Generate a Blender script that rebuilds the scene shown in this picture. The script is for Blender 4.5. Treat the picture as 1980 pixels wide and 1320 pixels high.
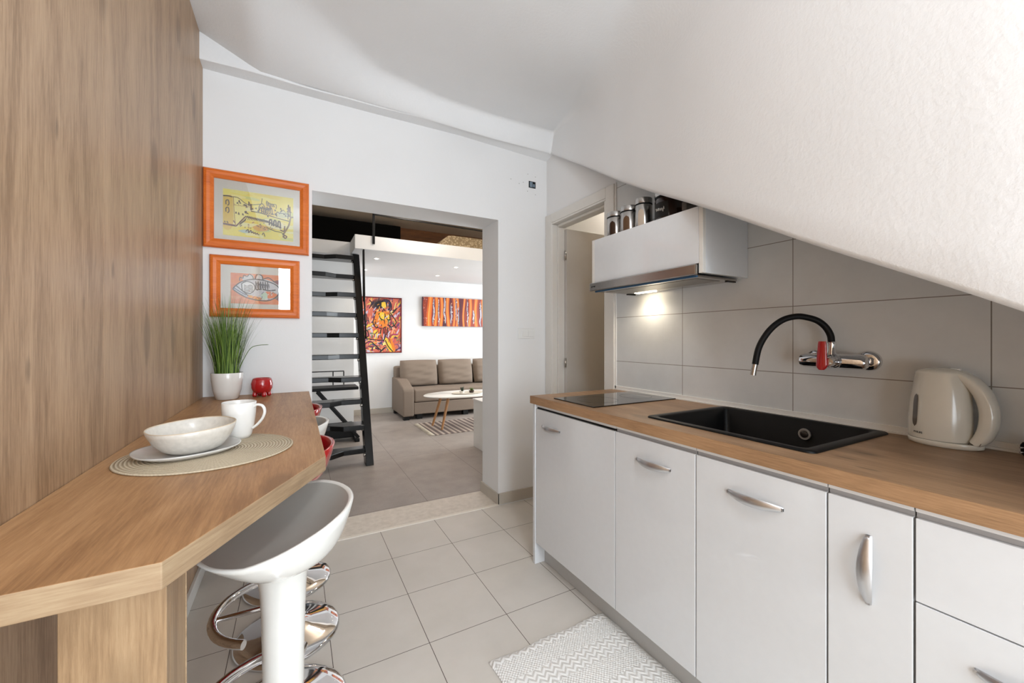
import bpy, math, random
from mathutils import Vector, Matrix
random.seed(7)
R = math.radians
PI = math.pi
for o in list(bpy.data.objects):
    bpy.data.objects.remove(o)
S = bpy.context.scene
C = bpy.context.collection

# ------------------------------------------------------------------ camera
EYE = 1.2
cam = bpy.data.cameras.new('camera')
cam.lens = 14.0
cam.sensor_width = 36.0
cam.shift_y = -5.0 / 1980.0
cam.clip_start = 0.02
cam_o = bpy.data.objects.new('camera', cam)
C.objects.link(cam_o)
cam_o.location = (0, 0, EYE)
cam_o.rotation_euler = (R(90), 0, R(-28.6))
S.camera = cam_o

# ------------------------------------------------------------------ world, lights, exposure
S.view_settings.view_transform = 'Standard'
S.view_settings.look = 'None'
S.view_settings.gamma = 1.0
S.view_settings.use_curve_mapping = False
S.view_settings.exposure = 0.52
w = bpy.data.worlds.new('World')
S.world = w
w.use_nodes = True
bg = w.node_tree.nodes['Background']
bg.inputs[0].default_value = (0.80, 0.90, 1.0, 1)
bg.inputs[1].default_value = 1.0


def area(name, loc, rot, sx, sy, power, col=(1, 1, 1), spread=180):
    l = bpy.data.lights.new(name, 'AREA')
    l.shape = 'RECTANGLE'
    l.size = sx
    l.size_y = sy
    l.energy = power
    l.color = col
    l.spread = R(spread)
    o = bpy.data.objects.new(name, l)
    C.objects.link(o)
    o.location = loc
    o.rotation_euler = rot
    return o


# daylight through the kitchen window behind the camera and an unseen window added to light the living room
area('kitchen_daylight', (0.42, -1.38, 1.25), (R(90), 0, 0), 1.3, 2.1, 44, (0.85, 0.93, 1.0))
area('added_living_daylight', (4.97, 4.3, 1.4), (R(90), 0, R(90)), 2.4, 2.0, 100, (0.88, 0.95, 1.0))


def point(name, loc, power, col, rad, kind='POINT', size=110, rot=(0, 0, 0)):
    l = bpy.data.lights.new(name, kind)
    l.energy = power
    l.color = col
    l.shadow_soft_size = rad
    if kind == 'SPOT':
        l.spot_size = R(size)
        l.spot_blend = 0.6
    o = bpy.data.objects.new(name, l)
    C.objects.link(o)
    o.location = loc
    o.rotation_euler = rot
    return o


point('kitchen_ceiling_lamp_light', (0.35, -0.35, 2.45), 14, (0.93, 0.965, 1.0), 0.07)


# ------------------------------------------------------------------ materials
def lin(c):
    return tuple(((x / 255) / 12.92 if x / 255 <= 0.04045 else (((x / 255) + 0.055) / 1.055) ** 2.4) for x in c) + (1,)


class NT:
    def __init__(s, name):
        s.m = bpy.data.materials.new(name)
        s.m.use_nodes = True
        s.t = s.m.node_tree
        s.b = s.t.nodes['Principled BSDF']

    def n(s, kind, **kw):
        nd = s.t.nodes.new(kind)
        for k, v in kw.items():
            setattr(nd, k, v)
        return nd

    def l(s, a, b):
        s.t.links.new(a, b)

    def co(s, scale=(1, 1, 1), loc=(0, 0, 0)):
        tc = s.n('ShaderNodeTexCoord')
        mp = s.n('ShaderNodeMapping')
        mp.inputs['Scale'].default_value = scale
        mp.inputs['Location'].default_value = loc
        s.l(tc.outputs['Object'], mp.inputs['Vector'])
        return mp.outputs[0]

    def noise(s, vec, scale, detail=4, rough=0.5, dist=0.0):
        n = s.n('ShaderNodeTexNoise')
        n.inputs['Scale'].default_value = scale
        n.inputs['Detail'].default_value = detail
        n.inputs['Roughness'].default_value = rough
        n.inputs['Distortion'].default_value = dist
        s.l(vec, n.inputs['Vector'])
        return n.outputs['Fac']

    def ramp(s, fac, stops):
        r = s.n('ShaderNodeValToRGB')
        e = r.color_ramp.elements
        while len(e) < len(stops):
            e.new(0.5)
        for i, (p, c) in enumerate(stops):
            e[i].position = p
            e[i].color = c
        s.l(fac, r.inputs[0])
        return r.outputs[0]

    def math(s, op, a, b=None, c=None):
        m = s.n('ShaderNodeMath', operation=op)
        for i, v in enumerate((a, b, c)):
            if v is None:
                continue
            if isinstance(v, (int, float)):
                m.inputs[i].default_value = v
            else:
                s.l(v, m.inputs[i])
        return m.outputs[0]

    def mix(s, fac, a, b, mode='MIX'):
        m = s.n('ShaderNodeMix', data_type='RGBA', blend_type=mode)
        for i, v in ((0, fac), (6, a), (7, b)):
            if isinstance(v, (int, float)):
                m.inputs[i].default_value = v
            elif isinstance(v, tuple):
                m.inputs[i].default_value = v
            else:
                s.l(v, m.inputs[i])
        return m.outputs[2]

    def bump(s, h, strength=0.2, dist=0.01):
        b = s.n('ShaderNodeBump')
        b.inputs['Strength'].default_value = strength
        b.inputs['Distance'].default_value = dist
        s.l(h, b.inputs['Height'])
        s.l(b.outputs[0], s.b.inputs['Normal'])


def plain(name, rgb, rough=0.5, metal=0.0, coat=0.0, noise=0.0, nscale=40, bump=0.0, spec=0.5):
    t = NT(name)
    c = lin(rgb)
    t.b.inputs['Roughness'].default_value = rough
    t.b.inputs['Metallic'].default_value = metal
    t.b.inputs['Coat Weight'].default_value = coat
    t.b.inputs['Coat Roughness'].default_value = 0.03
    t.b.inputs['Specular IOR Level'].default_value = spec
    f = t.noise(t.co(), nscale, 4)
    d = tuple(x * (1 - max(noise, 0.02)) for x in c[:3]) + (1,)
    col = t.ramp(f, [(0.3, d), (0.7, c)])
    t.l(col, t.b.inputs['Base Color'])
    if bump:
        t.bump(f, bump, 0.004)
    return t.m


def wood(name, light, mid, dark, axis, rough=0.45, knots=True, scale=1.0, seam=None):
    """axis: grain direction 0/1/2; the veins are stretched along it"""
    t = NT(name)
    sc = [1, 1, 1]
    if axis == 'xy':
        sc[0] = sc[1] = 0.06
        axis = 1
    sc[axis] = 0.06
    v = t.co(tuple(sc))
    sb = [1, 1, 1]
    sb[axis] = 0.16
    vb = t.co(tuple(sb), (3.1, 1.7, 2.3))
    fine = t.noise(v, 210 * scale, 6, 0.7, 0.2)
    midn = t.noise(v, 22 * scale, 5, 0.6, 0.9)
    big = t.noise(vb, 5.0 * scale, 4, 0.55, 1.6)
    rings = t.math('SINE', t.math('MULTIPLY', t.noise(vb, 2.4 * scale, 2, 0.4, 0.3), 95.0))
    rings = t.math('MULTIPLY_ADD', rings, 0.5, 0.5)
    a = t.math('MULTIPLY', fine, 0.44)
    a = t.math('MULTIPLY_ADD', midn, 0.26, a)
    a = t.math('MULTIPLY_ADD', big, 0.27, a)
    a = t.math('MULTIPLY_ADD', rings, 0.045, a)
    col = t.ramp(a, [(0.40, lin(dark)), (0.52, lin(mid)), (0.64, lin(light))])
    if knots:
        sk = [2.2, 2.2, 2.2]
        sk[axis] = 0.9
        vo = t.n('ShaderNodeTexVoronoi', feature='F1')
        vo.inputs['Scale'].default_value = 2.6 * scale
        t.l(t.co(tuple(sk), (0.37, 0.11, 0.23)), vo.inputs['Vector'])
        dd = t.math('ADD', vo.outputs['Distance'], t.math('MULTIPLY', midn, 0.16))
        k = t.ramp(dd, [(0.22, (1, 1, 1, 1)), (0.31, (0, 0, 0, 1))])
        k = t.math('MULTIPLY', k, t.math('MULTIPLY', fine, 0.9))
        dk = tuple(x * 0.45 for x in lin(dark)[:3]) + (1,)
        col = t.mix(k, col, dk)
        s2 = [1.0, 1.0, 1.0]
        s2[axis] = 0.34
        v2 = t.n('ShaderNodeTexVoronoi', feature='F1')
        v2.inputs['Scale'].default_value = 9.0 * scale
        t.l(t.co(tuple(s2), (0.17, 0.31, 0.53)), v2.inputs['Vector'])
        d2 = t.math('ADD', v2.outputs['Distance'], t.math('MULTIPLY', fine, 0.10))
        k2 = t.ramp(d2, [(0.10, (1, 1, 1, 1)), (0.15, (0, 0, 0, 1))])
        col = t.mix(t.math('MULTIPLY', k2, 0.55), col, dk)
    t.l(col, t.b.inputs['Base Color'])
    t.b.inputs['Roughness'].default_value = rough
    t.bump(fine, 0.12, 0.002)
    return t.m


def grid_lines(t, axes):
    """axes: list of (axis index, origin, pitch, half width) -> 1 on joints"""
    tc = t.n('ShaderNodeTexCoord')
    sp = t.n('ShaderNodeSeparateXYZ')
    t.l(tc.outputs['Object'], sp.inputs[0])
    out = None
    for ax, o, p, hw in axes:
        q = t.math('DIVIDE', t.math('SUBTRACT', sp.outputs[ax], o), p)
        fr = t.math('FRACT', t.math('ADD', q, 1000.5))
        dist = t.math('MULTIPLY', t.math('ABSOLUTE', t.math('SUBTRACT', fr, 0.5)), p)
        m = t.math('LESS_THAN', dist, hw)
        out = m if out is None else t.math('MAXIMUM', out, m)
    return out


def tiles(name, c1, c2, grout, axes, rough=0.4, nscale=3.0, bump=0.0, speck=0.0):
    t = NT(name)
    g = grid_lines(t, axes)
    f = t.noise(t.co(), nscale, 6, 0.6)
    col = t.ramp(f, [(0.35, lin(c1)), (0.65, lin(c2))])
    if speck:
        f2 = t.noise(t.co(), 90, 5, 0.7)
        col = t.mix(speck, col, t.ramp(f2, [(0.40, lin(c1)), (0.6, lin(c2))]), 'OVERLAY')
    col = t.mix(g, col, lin(grout))
    t.l(col, t.b.inputs['Base Color'])
    t.l(t.math('MULTIPLY_ADD', g, 0.4, rough), t.b.inputs['Roughness'])
    h = t.math('SUBTRACT', 1.0, g)
    if bump:
        h = t.math('MULTIPLY_ADD', t.noise(t.co(), 60, 4), bump, h)
    t.bump(h, 0.35, 0.002)
    return t.m


def emis(name, rgb, st):
    t = NT(name)
    t.b.inputs['Base Color'].default_value = (0.8, 0.8, 0.8, 1)
    t.b.inputs['Emission Color'].default_value = lin(rgb)
    t.b.inputs['Emission Strength'].default_value = st
    return t.m


def attr_mat(name, rough=0.5, coat=0.0):
    """colour of the brush strokes, stored per face"""
    t = NT(name)
    a = t.n('ShaderNodeAttribute', attribute_name='paint')
    f = t.noise(t.co(), 120, 4)
    col = t.mix(0.12, a.outputs['Color'], t.ramp(f, [(0.3, (0.2, 0.2, 0.2, 1)), (0.7, (0.8, 0.8, 0.8, 1))]), 'OVERLAY')
    t.l(col, t.b.inputs['Base Color'])
    t.b.inputs['Roughness'].default_value = rough
    t.b.inputs['Coat Weight'].default_value = coat
    return t.m


def plaster(name, rgb, bump=0.25, nscale=55):
    t = NT(name)
    f = t.noise(t.co(), nscale, 5, 0.6)
    g = t.noise(t.co(), 3.0, 3)
    c = lin(rgb)
    col = t.ramp(g, [(0.3, tuple(x * 0.975 for x in c[:3]) + (1,)), (0.7, c)])
    t.l(col, t.b.inputs['Base Color'])
    t.b.inputs['Roughness'].default_value = 0.85
    t.bump(f, bump, 0.004)
    return t.m


M_WALL = plaster('white_plaster', (238, 238, 238), 0.10)
M_CEIL = plaster('rough_white_plaster', (240, 241, 242), 0.30, 80)
M_OAKWALL = wood('oak_wall_laminate', (194, 163, 131), (176, 145, 114), (142, 112, 84), 2, 0.42)
M_OAKBAR = wood('oak_bar_laminate', (190, 148, 106), (171, 129, 88), (144, 104, 68), 1, 0.42)
M_OAKEDGE = wood('oak_edge_laminate', (176, 153, 122), (159, 133, 103), (136, 111, 84), 'xy', 0.5, False, 0.9)
M_OAKLEG = wood('oak_leg_laminate', (172, 144, 110), (157, 128, 95), (134, 106, 76), 2, 0.45)
M_COUNTER = wood('oak_counter_laminate', (170, 136, 103), (152, 118, 87), (124, 95, 69), 1, 0.42)
M_COUNTEREDGE = wood('oak_counter_edge', (184, 147, 110), (166, 129, 94), (138, 106, 76), 1, 0.42)
M_FLOOR = tiles('beige_floor_tile', (206, 200, 191), (214, 208, 200), (84, 72, 64),
                [(0, 0.467, 0.3437, 0.0013), (1, 2.568, 0.3437, 0.0013)], 0.38)
M_LFLOOR = tiles('grey_stone_tile', (158, 151, 146), (172, 165, 160), (116, 109, 105),
                 [(0, 0.862, 0.594, 0.0015), (1, 4.085, 1.19, 0.0015)], 0.45, 5, 0.3, 0.5)
M_WTILE = tiles('pale_grey_wall_tile', (216, 219, 220), (223, 226, 227), (138, 132, 127),
                [(1, 0.844, 0.507, 0.0014), (2, 1.066, 0.262, 0.0014)], 0.32, 6, 0.25)
M_SILL = tiles('threshold_stone', (206, 196, 183), (222, 212, 200), (206, 196, 183), [(0, 50, 200, 0.0001)], 0.4, 25)
M_BASEB = plain('beige_tile_skirting', (196, 188, 176), 0.4, 0, 0, 0.06, 9)
M_GLOSS = plain('gloss_white_front', (222, 224, 226), 0.13, 0, 0.6)
M_CARC = plain('white_carcass', (228, 228, 228), 0.4)
M_CARC2 = plain('grey_gap_profile', (176, 177, 180), 0.35, 0.3)
M_KICK = plain('grey_toe_kick', (188, 187, 184), 0.5)
M_DOOR = plain('white_door_paint', (226, 223, 217), 0.45)
M_LEAF = plain('grey_door_leaf', (196, 192, 186), 0.45)
M_BATH = tiles('beige_bath_tile', (226, 202, 164), (232, 210, 174), (196, 168, 130),
               [(0, 2.62, 0.30, 0.0015), (2, 2.1, 0.6, 0.0015)], 0.35)
M_CHROME = plain('polished_chrome', (222, 222, 224), 0.05, 1.0)
M_STEEL = plain('brushed_steel', (186, 182, 178), 0.24, 1.0, 0, 0.12, 200)
M_HANDLE = plain('satin_nickel', (206, 206, 208), 0.32, 1.0)
M_BLACKGLASS = plain('black_glass', (12, 12, 13), 0.04, 0, 0.5)
M_SINK = plain('black_granite', (8, 8, 9), 0.45, 0, 0, 0.35, 400, 0.05, spec=0.25)
M_RUBBER = plain('black_silicone', (9, 9, 10), 0.55, spec=0.25)
M_RED = plain('red_gloss', (178, 16, 26), 0.09, 0, 0.7)
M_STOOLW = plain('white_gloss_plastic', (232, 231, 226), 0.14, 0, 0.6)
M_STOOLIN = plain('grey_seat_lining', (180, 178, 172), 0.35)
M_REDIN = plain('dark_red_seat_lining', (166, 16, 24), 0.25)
M_PORC = plain('white_porcelain', (238, 236, 232), 0.12, 0, 0.5)
M_STONEW = plain('speckled_white_stoneware', (228, 223, 214), 0.22, 0, 0.3, 0.12, 90)
M_PLATE = plain('pale_grey_stoneware', (212, 210, 206), 0.2, 0, 0.3, 0.06, 60)
M_RIM = plain('cream_unglazed_rim', (214, 196, 170), 0.5)
M_CREAM = plain('cream_plastic', (226, 224, 214), 0.2, 0, 0.4)
M_WINDOWGREY = plain('grey_level_window', (104, 98, 92), 0.2)
M_BLACKP = plain('black_gloss_paint', (9, 8, 8), 0.22, 0, 0.0, spec=0.35)
M_BLACKM = plain('black_metal', (12, 12, 13), 0.5, spec=0.3)
M_SOFA = plain('taupe_fabric', (136, 121, 108), 0.95, 0, 0, 0.14, 260, 0.4)
M_LEGW = wood('table_leg_oak', (196, 150, 102), (176, 128, 82), (150, 104, 64), 2, 0.5, False)
M_WHITE = plain('white_lacquer', (236, 235, 232), 0.3)
M_ORANGE = wood('orange_stained_frame', (232, 128, 52), (222, 114, 40), (200, 96, 30), 0, 0.35, False)
M_MAT = plain('cream_mount_board', (222, 216, 204), 0.8)
M_PAINT = attr_mat('brush_paint', 0.55)
M_OIL = attr_mat('oil_paint', 0.4)
M_PLASTIC = plain('white_switch_plastic', (236, 236, 234), 0.35)
M_SOIL = plain('dark_potting_soil', (52, 42, 30), 0.95, 0, 0, 0.4, 150, 0.5)
M_GRASS = plain('green_grass_blade', (96, 128, 48), 0.5, 0, 0, 0.35, 90)
M_LOFTWOOD = wood('loft_wood_panel', (142, 92, 48), (122, 76, 38), (96, 58, 28), 0, 0.5)
M_LOFTCEIL = plaster('loft_ceiling_paint', (226, 208, 186), 0.1)
M_LOFTPANEL = plain('black_loft_panel', (5, 5, 5), 0.7, spec=0.1)
M_DARKRED = plain('dark_red_frame', (108, 14, 28), 0.4)
M_BROWNGLASS = plain('coffee_dark_contents', (48, 30, 22), 0.15, 0, 0.4)
M_MARBLE = plain('grey_veined_stone', (128, 118, 110), 0.5, 0, 0, 0.4, 60)


def quilt_mat():
    t = NT('beige_patterned_quilt')
    v = t.n('ShaderNodeTexVoronoi')
    v.inputs['Scale'].default_value = 38
    t.l(t.co(), v.inputs['Vector'])
    col = t.ramp(v.outputs['Distance'], [(0.2, lin((206, 190, 160))), (0.6, lin((150, 132, 104)))])
    t.l(col, t.b.inputs['Base Color'])
    t.b.inputs['Roughness'].default_value = 0.9
    t.bump(v.outputs['Distance'], 0.5, 0.01)
    return t.m


def ring_weave():
    """round braided placemat: rings about the local origin"""
    t = NT('braided_straw')
    tc = t.n('ShaderNodeTexCoord')
    ln = t.n('ShaderNodeVectorMath', operation='LENGTH')
    t.l(tc.outputs['Object'], ln.inputs[0])
    ringv = t.math('SINE', t.math('MULTIPLY', ln.outputs['Value'], 2 * PI / 0.0075))
    sp = t.n('ShaderNodeSeparateXYZ')
    t.l(tc.outputs['Object'], sp.inputs[0])
    ang = t.math('ARCTAN2', sp.outputs[1], sp.outputs[0])
    st = t.math('SINE', t.math('ADD', t.math('MULTIPLY', ang, 150.0), t.math('MULTIPLY', ringv, 1.2)))
    h = t.math('ADD', t.math('MULTIPLY_ADD', ringv, 0.5, 0.5), t.math('MULTIPLY', st, 0.10))
    f = t.noise(t.co(), 200, 3)
    col = t.ramp(t.math('MULTIPLY_ADD', f, 0.5, t.math('MULTIPLY', h, 0.6)),
                 [(0.1, lin((160, 142, 116))), (0.5, lin((198, 182, 154))), (0.95, lin((224, 211, 188)))])
    t.l(col, t.b.inputs['Base Color'])
    t.b.inputs['Roughness'].default_value = 0.8
    t.bump(h, 0.8, 0.003)
    return t.m


def rug_mat():
    """white woven bath mat with raised dots and zig-zag bands"""
    t = NT('white_textured_rug')
    tc = t.n('ShaderNodeTexCoord')
    sp = t.n('ShaderNodeSeparateXYZ')
    t.l(tc.outputs['Object'], sp.inputs[0])
    x, y = sp.outputs[0], sp.outputs[1]
    tri = t.math('PINGPONG', x, 0.018)
    band = t.math('FRACT', t.math('DIVIDE', y, 0.16))
    zz = t.math('SINE', t.math('MULTIPLY', t.math('ADD', y, tri), 2 * PI / 0.022))
    dots = t.math('MULTIPLY', t.math('SINE', t.math('MULTIPLY', x, 2 * PI / 0.013)),
                  t.math('SINE', t.math('MULTIPLY', y, 2 * PI / 0.013)))
    sel = t.math('GREATER_THAN', band, 0.5)
    h = t.math('ADD', t.math('MULTIPLY', zz, sel), t.math('MULTIPLY', dots, t.math('SUBTRACT', 1.0, sel)))
    f = t.noise(t.co(), 90, 4)
    h = t.math('MULTIPLY_ADD', f, 1.2, h)
    col = t.ramp(f, [(0.3, lin((232, 230, 225))), (0.7, lin((240, 239, 236)))])
    t.l(col, t.b.inputs['Base Color'])
    t.b.inputs['Roughness'].default_value = 0.95
    t.bump(h, 0.55, 0.002)
    return t.m


def stripe_rug():
    t = NT('striped_woven_rug')
    tc = t.n('ShaderNodeTexCoord')
    sp = t.n('ShaderNodeSeparateXYZ')
    t.l(tc.outputs['Object'], sp.inputs[0])
    n = t.noise(t.co((1, 0.05, 1)), 9, 2)
    s1 = t.math('SINE', t.math('MULTIPLY', t.math('MULTIPLY_ADD', n, 0.05, sp.outputs[0]), 2 * PI / 0.075))
    col = t.ramp(t.math('MULTIPLY_ADD', s1, 0.5, 0.5),
                 [(0.1, lin((104, 90, 86))), (0.5, lin((142, 126, 118))), (0.9, lin((186, 172, 158)))])
    t.l(col, t.b.inputs['Base Color'])
    t.b.inputs['Roughness'].default_value = 0.95
    t.bump(t.noise(t.co(), 150, 3), 0.5, 0.004)
    return t.m


M_QUILT = quilt_mat()
M_BRAID = ring_weave()
M_RUG = rug_mat()
M_STRIPE = stripe_rug()


def glass_mat(name):
    t = NT(name)
    t.b.inputs['Base Color'].default_value = (1, 1, 1, 1)
    t.b.inputs['Roughness'].default_value = 0.0
    t.b.inputs['IOR'].default_value = 1.45
    t.b.inputs['Transmission Weight'].default_value = 1.0
    t.n('ShaderNodeTexNoise')
    return t.m


def pane_mat(name):
    """thin picture glass: clear, with a mirror coat by Fresnel"""
    t = NT(name)
    out = [n for n in t.t.nodes if n.type == 'OUTPUT_MATERIAL'][0]
    tr = t.n('ShaderNodeBsdfTransparent')
    gl = t.n('ShaderNodeBsdfGlossy')
    gl.inputs['Roughness'].default_value = 0.0
    fr = t.n('ShaderNodeFresnel')
    fr.inputs['IOR'].default_value = 2.0
    mx = t.n('ShaderNodeMixShader')
    t.l(fr.outputs[0], mx.inputs[0])
    t.l(tr.outputs[0], mx.inputs[1])
    t.l(gl.outputs[0], mx.inputs[2])
    t.l(mx.outputs[0], out.inputs[0])
    return t.m


M_PANE = pane_mat('picture_glass')
M_SPOT = emis('spot_bulb', (255, 248, 235), 9)
M_HOODL = emis('hood_bulb', (255, 236, 204), 14)


# ------------------------------------------------------------------ mesh helpers
class MB:
    def __init__(s):
        s.v = []
        s.f = []
        s.mi = []
        s.sm = []
        s.col = []

    def face(s, idx, mi=0, sm=False, col=None):
        s.f.append(idx)
        s.mi.append(mi)
        s.sm.append(sm)
        s.col.append(col)

    def add(s, verts, faces, mi=0, sm=False, col=None):
        b = len(s.v)
        s.v += [tuple(p) for p in verts]
        for f in faces:
            s.face([b + i for i in f], mi, sm, col)
        return s

    def box(s, x0, x1, y0, y1, z0, z1, mi=0, col=None):
        v = [(x0, y0, z0), (x1, y0, z0), (x1, y1, z0), (x0, y1, z0), (x0, y0, z1), (x1, y0, z1), (x1, y1, z1), (x0, y1, z1)]
        return s.add(v, [(0, 3, 2, 1), (4, 5, 6, 7), (0, 1, 5, 4), (1, 2, 6, 5), (2, 3, 7, 6), (3, 0, 4, 7)], mi, False, col)

    def prism(s, poly, lo, hi, axis=2, mi=0, side_mi=None, sm=False):
        """poly: 2D list in the other two axes (cyclic order), extruded along axis"""
        def p3(a, b, c):
            return {2: (a, b, c), 0: (c, a, b), 1: (b, c, a)}[axis]
        n = len(poly)
        v = [p3(a, b, lo) for a, b in poly] + [p3(a, b, hi) for a, b in poly]
        base = len(s.v)
        s.v += v
        s.face([base + i for i in reversed(range(n))], mi)
        s.face([base + n + i for i in range(n)], mi)
        for i in range(n):
            j = (i + 1) % n
            s.face([base + i, base + j, base + n + j, base + n + i], mi if side_mi is None else side_mi, sm)
        return s

    def lathe(s, prof, c=(0, 0, 0), seg=40, mi=0, sx=1.0, sy=1.0, sm=True, axis='z'):
        """prof: list of (r, h)"""
        rings = []
        for r, h in prof:
            if r < 1e-6:
                s.v.append(s._ax(c, 0, 0, h, axis))
                rings.append([len(s.v) - 1])
            else:
                row = []
                for k in range(seg):
                    a = 2 * PI * k / seg
                    s.v.append(s._ax(c, r * math.cos(a) * sx, r * math.sin(a) * sy, h, axis))
                    row.append(len(s.v) - 1)
                rings.append(row)
        for a, b in zip(rings, rings[1:]):
            for k in range(seg):
                k2 = (k + 1) % seg
                if len(a) == 1 and len(b) == 1:
                    continue
                if len(a) == 1:
                    s.face([a[0], b[k2], b[k]], mi, sm)
                elif len(b) == 1:
                    s.face([a[k], a[k2], b[0]], mi, sm)
                else:
                    s.face([a[k], a[k2], b[k2], b[k]], mi, sm)
        return s

    @staticmethod
    def _ax(c, a, b, h, axis):
        if axis == 'z':
            return (c[0] + a, c[1] + b, c[2] + h)
        if axis == 'x':
            return (c[0] + h, c[1] + a, c[2] + b)
        return (c[0] + a, c[1] + h, c[2] + b)

    def tube(s, path, rad, seg=12, mi=0, caps=True, flat=1.0, up=None, sm=True):
        P = [Vector(p) for p in path]
        n = len(P)
        rs = rad if isinstance(rad, (list, tuple)) else [rad] * n
        T = []
        for i in range(n):
            a = P[max(i - 1, 0)]
            b = P[min(i + 1, n - 1)]
            T.append((b - a).normalized())
        u = Vector(up) if up else Vector((0, 0, 1))
        if abs(u.dot(T[0])) > 0.95:
            u = Vector((1, 0, 0)) if abs(T[0].x) < 0.9 else Vector((0, 1, 0))
        nrm = (u - T[0] * u.dot(T[0])).normalized()
        rings = []
        for i in range(n):
            nrm = (nrm - T[i] * nrm.dot(T[i])).normalized()
            bi = T[i].cross(nrm)
            row = []
            for k in range(seg):
                a = 2 * PI * k / seg
                q = P[i] + nrm * (math.cos(a) * rs[i] * flat) + bi * (math.sin(a) * rs[i])
                s.v.append(tuple(q))
                row.append(len(s.v) - 1)
            rings.append(row)
        for a, b in zip(rings, rings[1:]):
            for k in range(seg):
                k2 = (k + 1) % seg
                s.face([a[k], a[k2], b[k2], b[k]], mi, sm)
        if caps:
            s.face(list(reversed(rings[0])), mi)
            s.face(rings[-1], mi)
        return s

    def beam(s, a, b, wx, wy, mi=0, up=(0, 0, 1)):
        """rectangular bar from a to b: wx across (horizontal), wy the other way"""
        a = Vector(a)
        b = Vector(b)
        t = (b - a).normalized()
        u = Vector(up)
        if abs(u.dot(t)) > 0.98:
            u = Vector((0, 1, 0))
        sx = t.cross(u).normalized()
        sy = sx.cross(t).normalized()
        v = []
        for p in (a, b):
            for i, j in ((-1, -1), (1, -1), (1, 1), (-1, 1)):
                v.append(tuple(p + sx * (i * wx / 2) + sy * (j * wy / 2)))
        return s.add(v, [(3, 2, 1, 0), (4, 5, 6, 7), (0, 1, 5, 4), (1, 2, 6, 5), (2, 3, 7, 6), (3, 0, 4, 7)], mi)

    def grid(s, rows, mi=0, sm=True, closed_u=False, closed_v=False, flip=False):
        nu = len(rows)
        nv = len(rows[0])
        b = len(s.v)
        for r in rows:
            s.v += [tuple(p) for p in r]
        for i in range(nu - (0 if closed_u else 1)):
            for j in range(nv - (0 if closed_v else 1)):
                i2 = (i + 1) % nu
                j2 = (j + 1) % nv
                f = [b + i * nv + j, b + i * nv + j2, b + i2 * nv + j2, b + i2 * nv + j]
                if flip:
                    f.reverse()
                s.face(f, mi, sm)
        return s

    def build(s, name, mats, parent=None, origin=None, bevel=0.0, seg=2, sharp=None, sub=0, thick=0.0):
        if not isinstance(mats, (list, tuple)):
            mats = [mats]
        if origin is None:
            origin = WORLD.get(parent.name, (0, 0, 0)) if parent else (0, 0, 0)
        me = bpy.data.meshes.new(name)
        me.from_pydata([(x - origin[0], y - origin[1], z - origin[2]) for x, y, z in s.v], [], s.f)
        for m in mats:
            me.materials.append(m)
        for p, mi, sm in zip(me.polygons, s.mi, s.sm):
            p.material_index = mi
            p.use_smooth = sm
        if any(c is not None for c in s.col):
            at = me.color_attributes.new('paint', 'FLOAT_COLOR', 'CORNER')
            for p, c in zip(me.polygons, s.col):
                cc = lin(c) if c else (0.5, 0.5, 0.5, 1)
                for li in p.loop_indices:
                    at.data[li].color = cc
        me.update()
        if sharp:
            me.set_sharp_from_angle(angle=R(sharp))
        o = bpy.data.objects.new(name, me)
        C.objects.link(o)
        if parent:
            o.parent = parent
            WORLD[o.name] = origin
        else:
            o.location = origin
            WORLD[o.name] = tuple(origin)
        if thick:
            md = o.modifiers.new('shell', 'SOLIDIFY')
            md.thickness = thick
            md.offset = 0
        if bevel:
            md = o.modifiers.new('bevel', 'BEVEL')
            md.width = bevel
            md.segments = seg
            md.limit_method = 'ANGLE'
            md.angle_limit = R(40)
        if sub:
            md = o.modifiers.new('sub', 'SUBSURF')
            md.levels = sub
            md.render_levels = sub
        return o


WORLD = {}


def thing(name, label, cat, loc=(0, 0, 0), group=None):
    o = bpy.data.objects.new(name, None)
    o.empty_display_size = 0.05
    C.objects.link(o)
    o.location = loc
    WORLD[o.name] = tuple(loc)
    return tag(o, label, cat, group)


def tag(o, label, cat, group=None):
    o['label'] = label
    o['category'] = cat
    if group:
        o['group'] = group
    return o


def struct(o):
    o['kind'] = 'structure'
    return o


def smooth01(t):
    t = max(0.0, min(1.0, t))
    return t * t * (3 - 2 * t)


def interp(tab, t):
    if t <= tab[0][0]:
        return tab[0][1]
    for (a, x), (b, y) in zip(tab, tab[1:]):
        if t <= b:
            return x + (y - x) * (t - a) / (b - a)
    return tab[-1][1]


def catmull(pts, n=8):
    P = [Vector(p) for p in pts]
    out = []
    for i in range(len(P) - 1):
        p0 = P[max(i - 1, 0)]
        p1 = P[i]
        p2 = P[i + 1]
        p3 = P[min(i + 2, len(P) - 1)]
        for k in range(n):
            t = k / n
            out.append(0.5 * ((2 * p1) + (p2 - p0) * t + (2 * p0 - 5 * p1 + 4 * p2 - p3) * t * t + (3 * p1 - p0 - 3 * p2 + p3) * t ** 3))
    out.append(P[-1])
    return out


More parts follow.
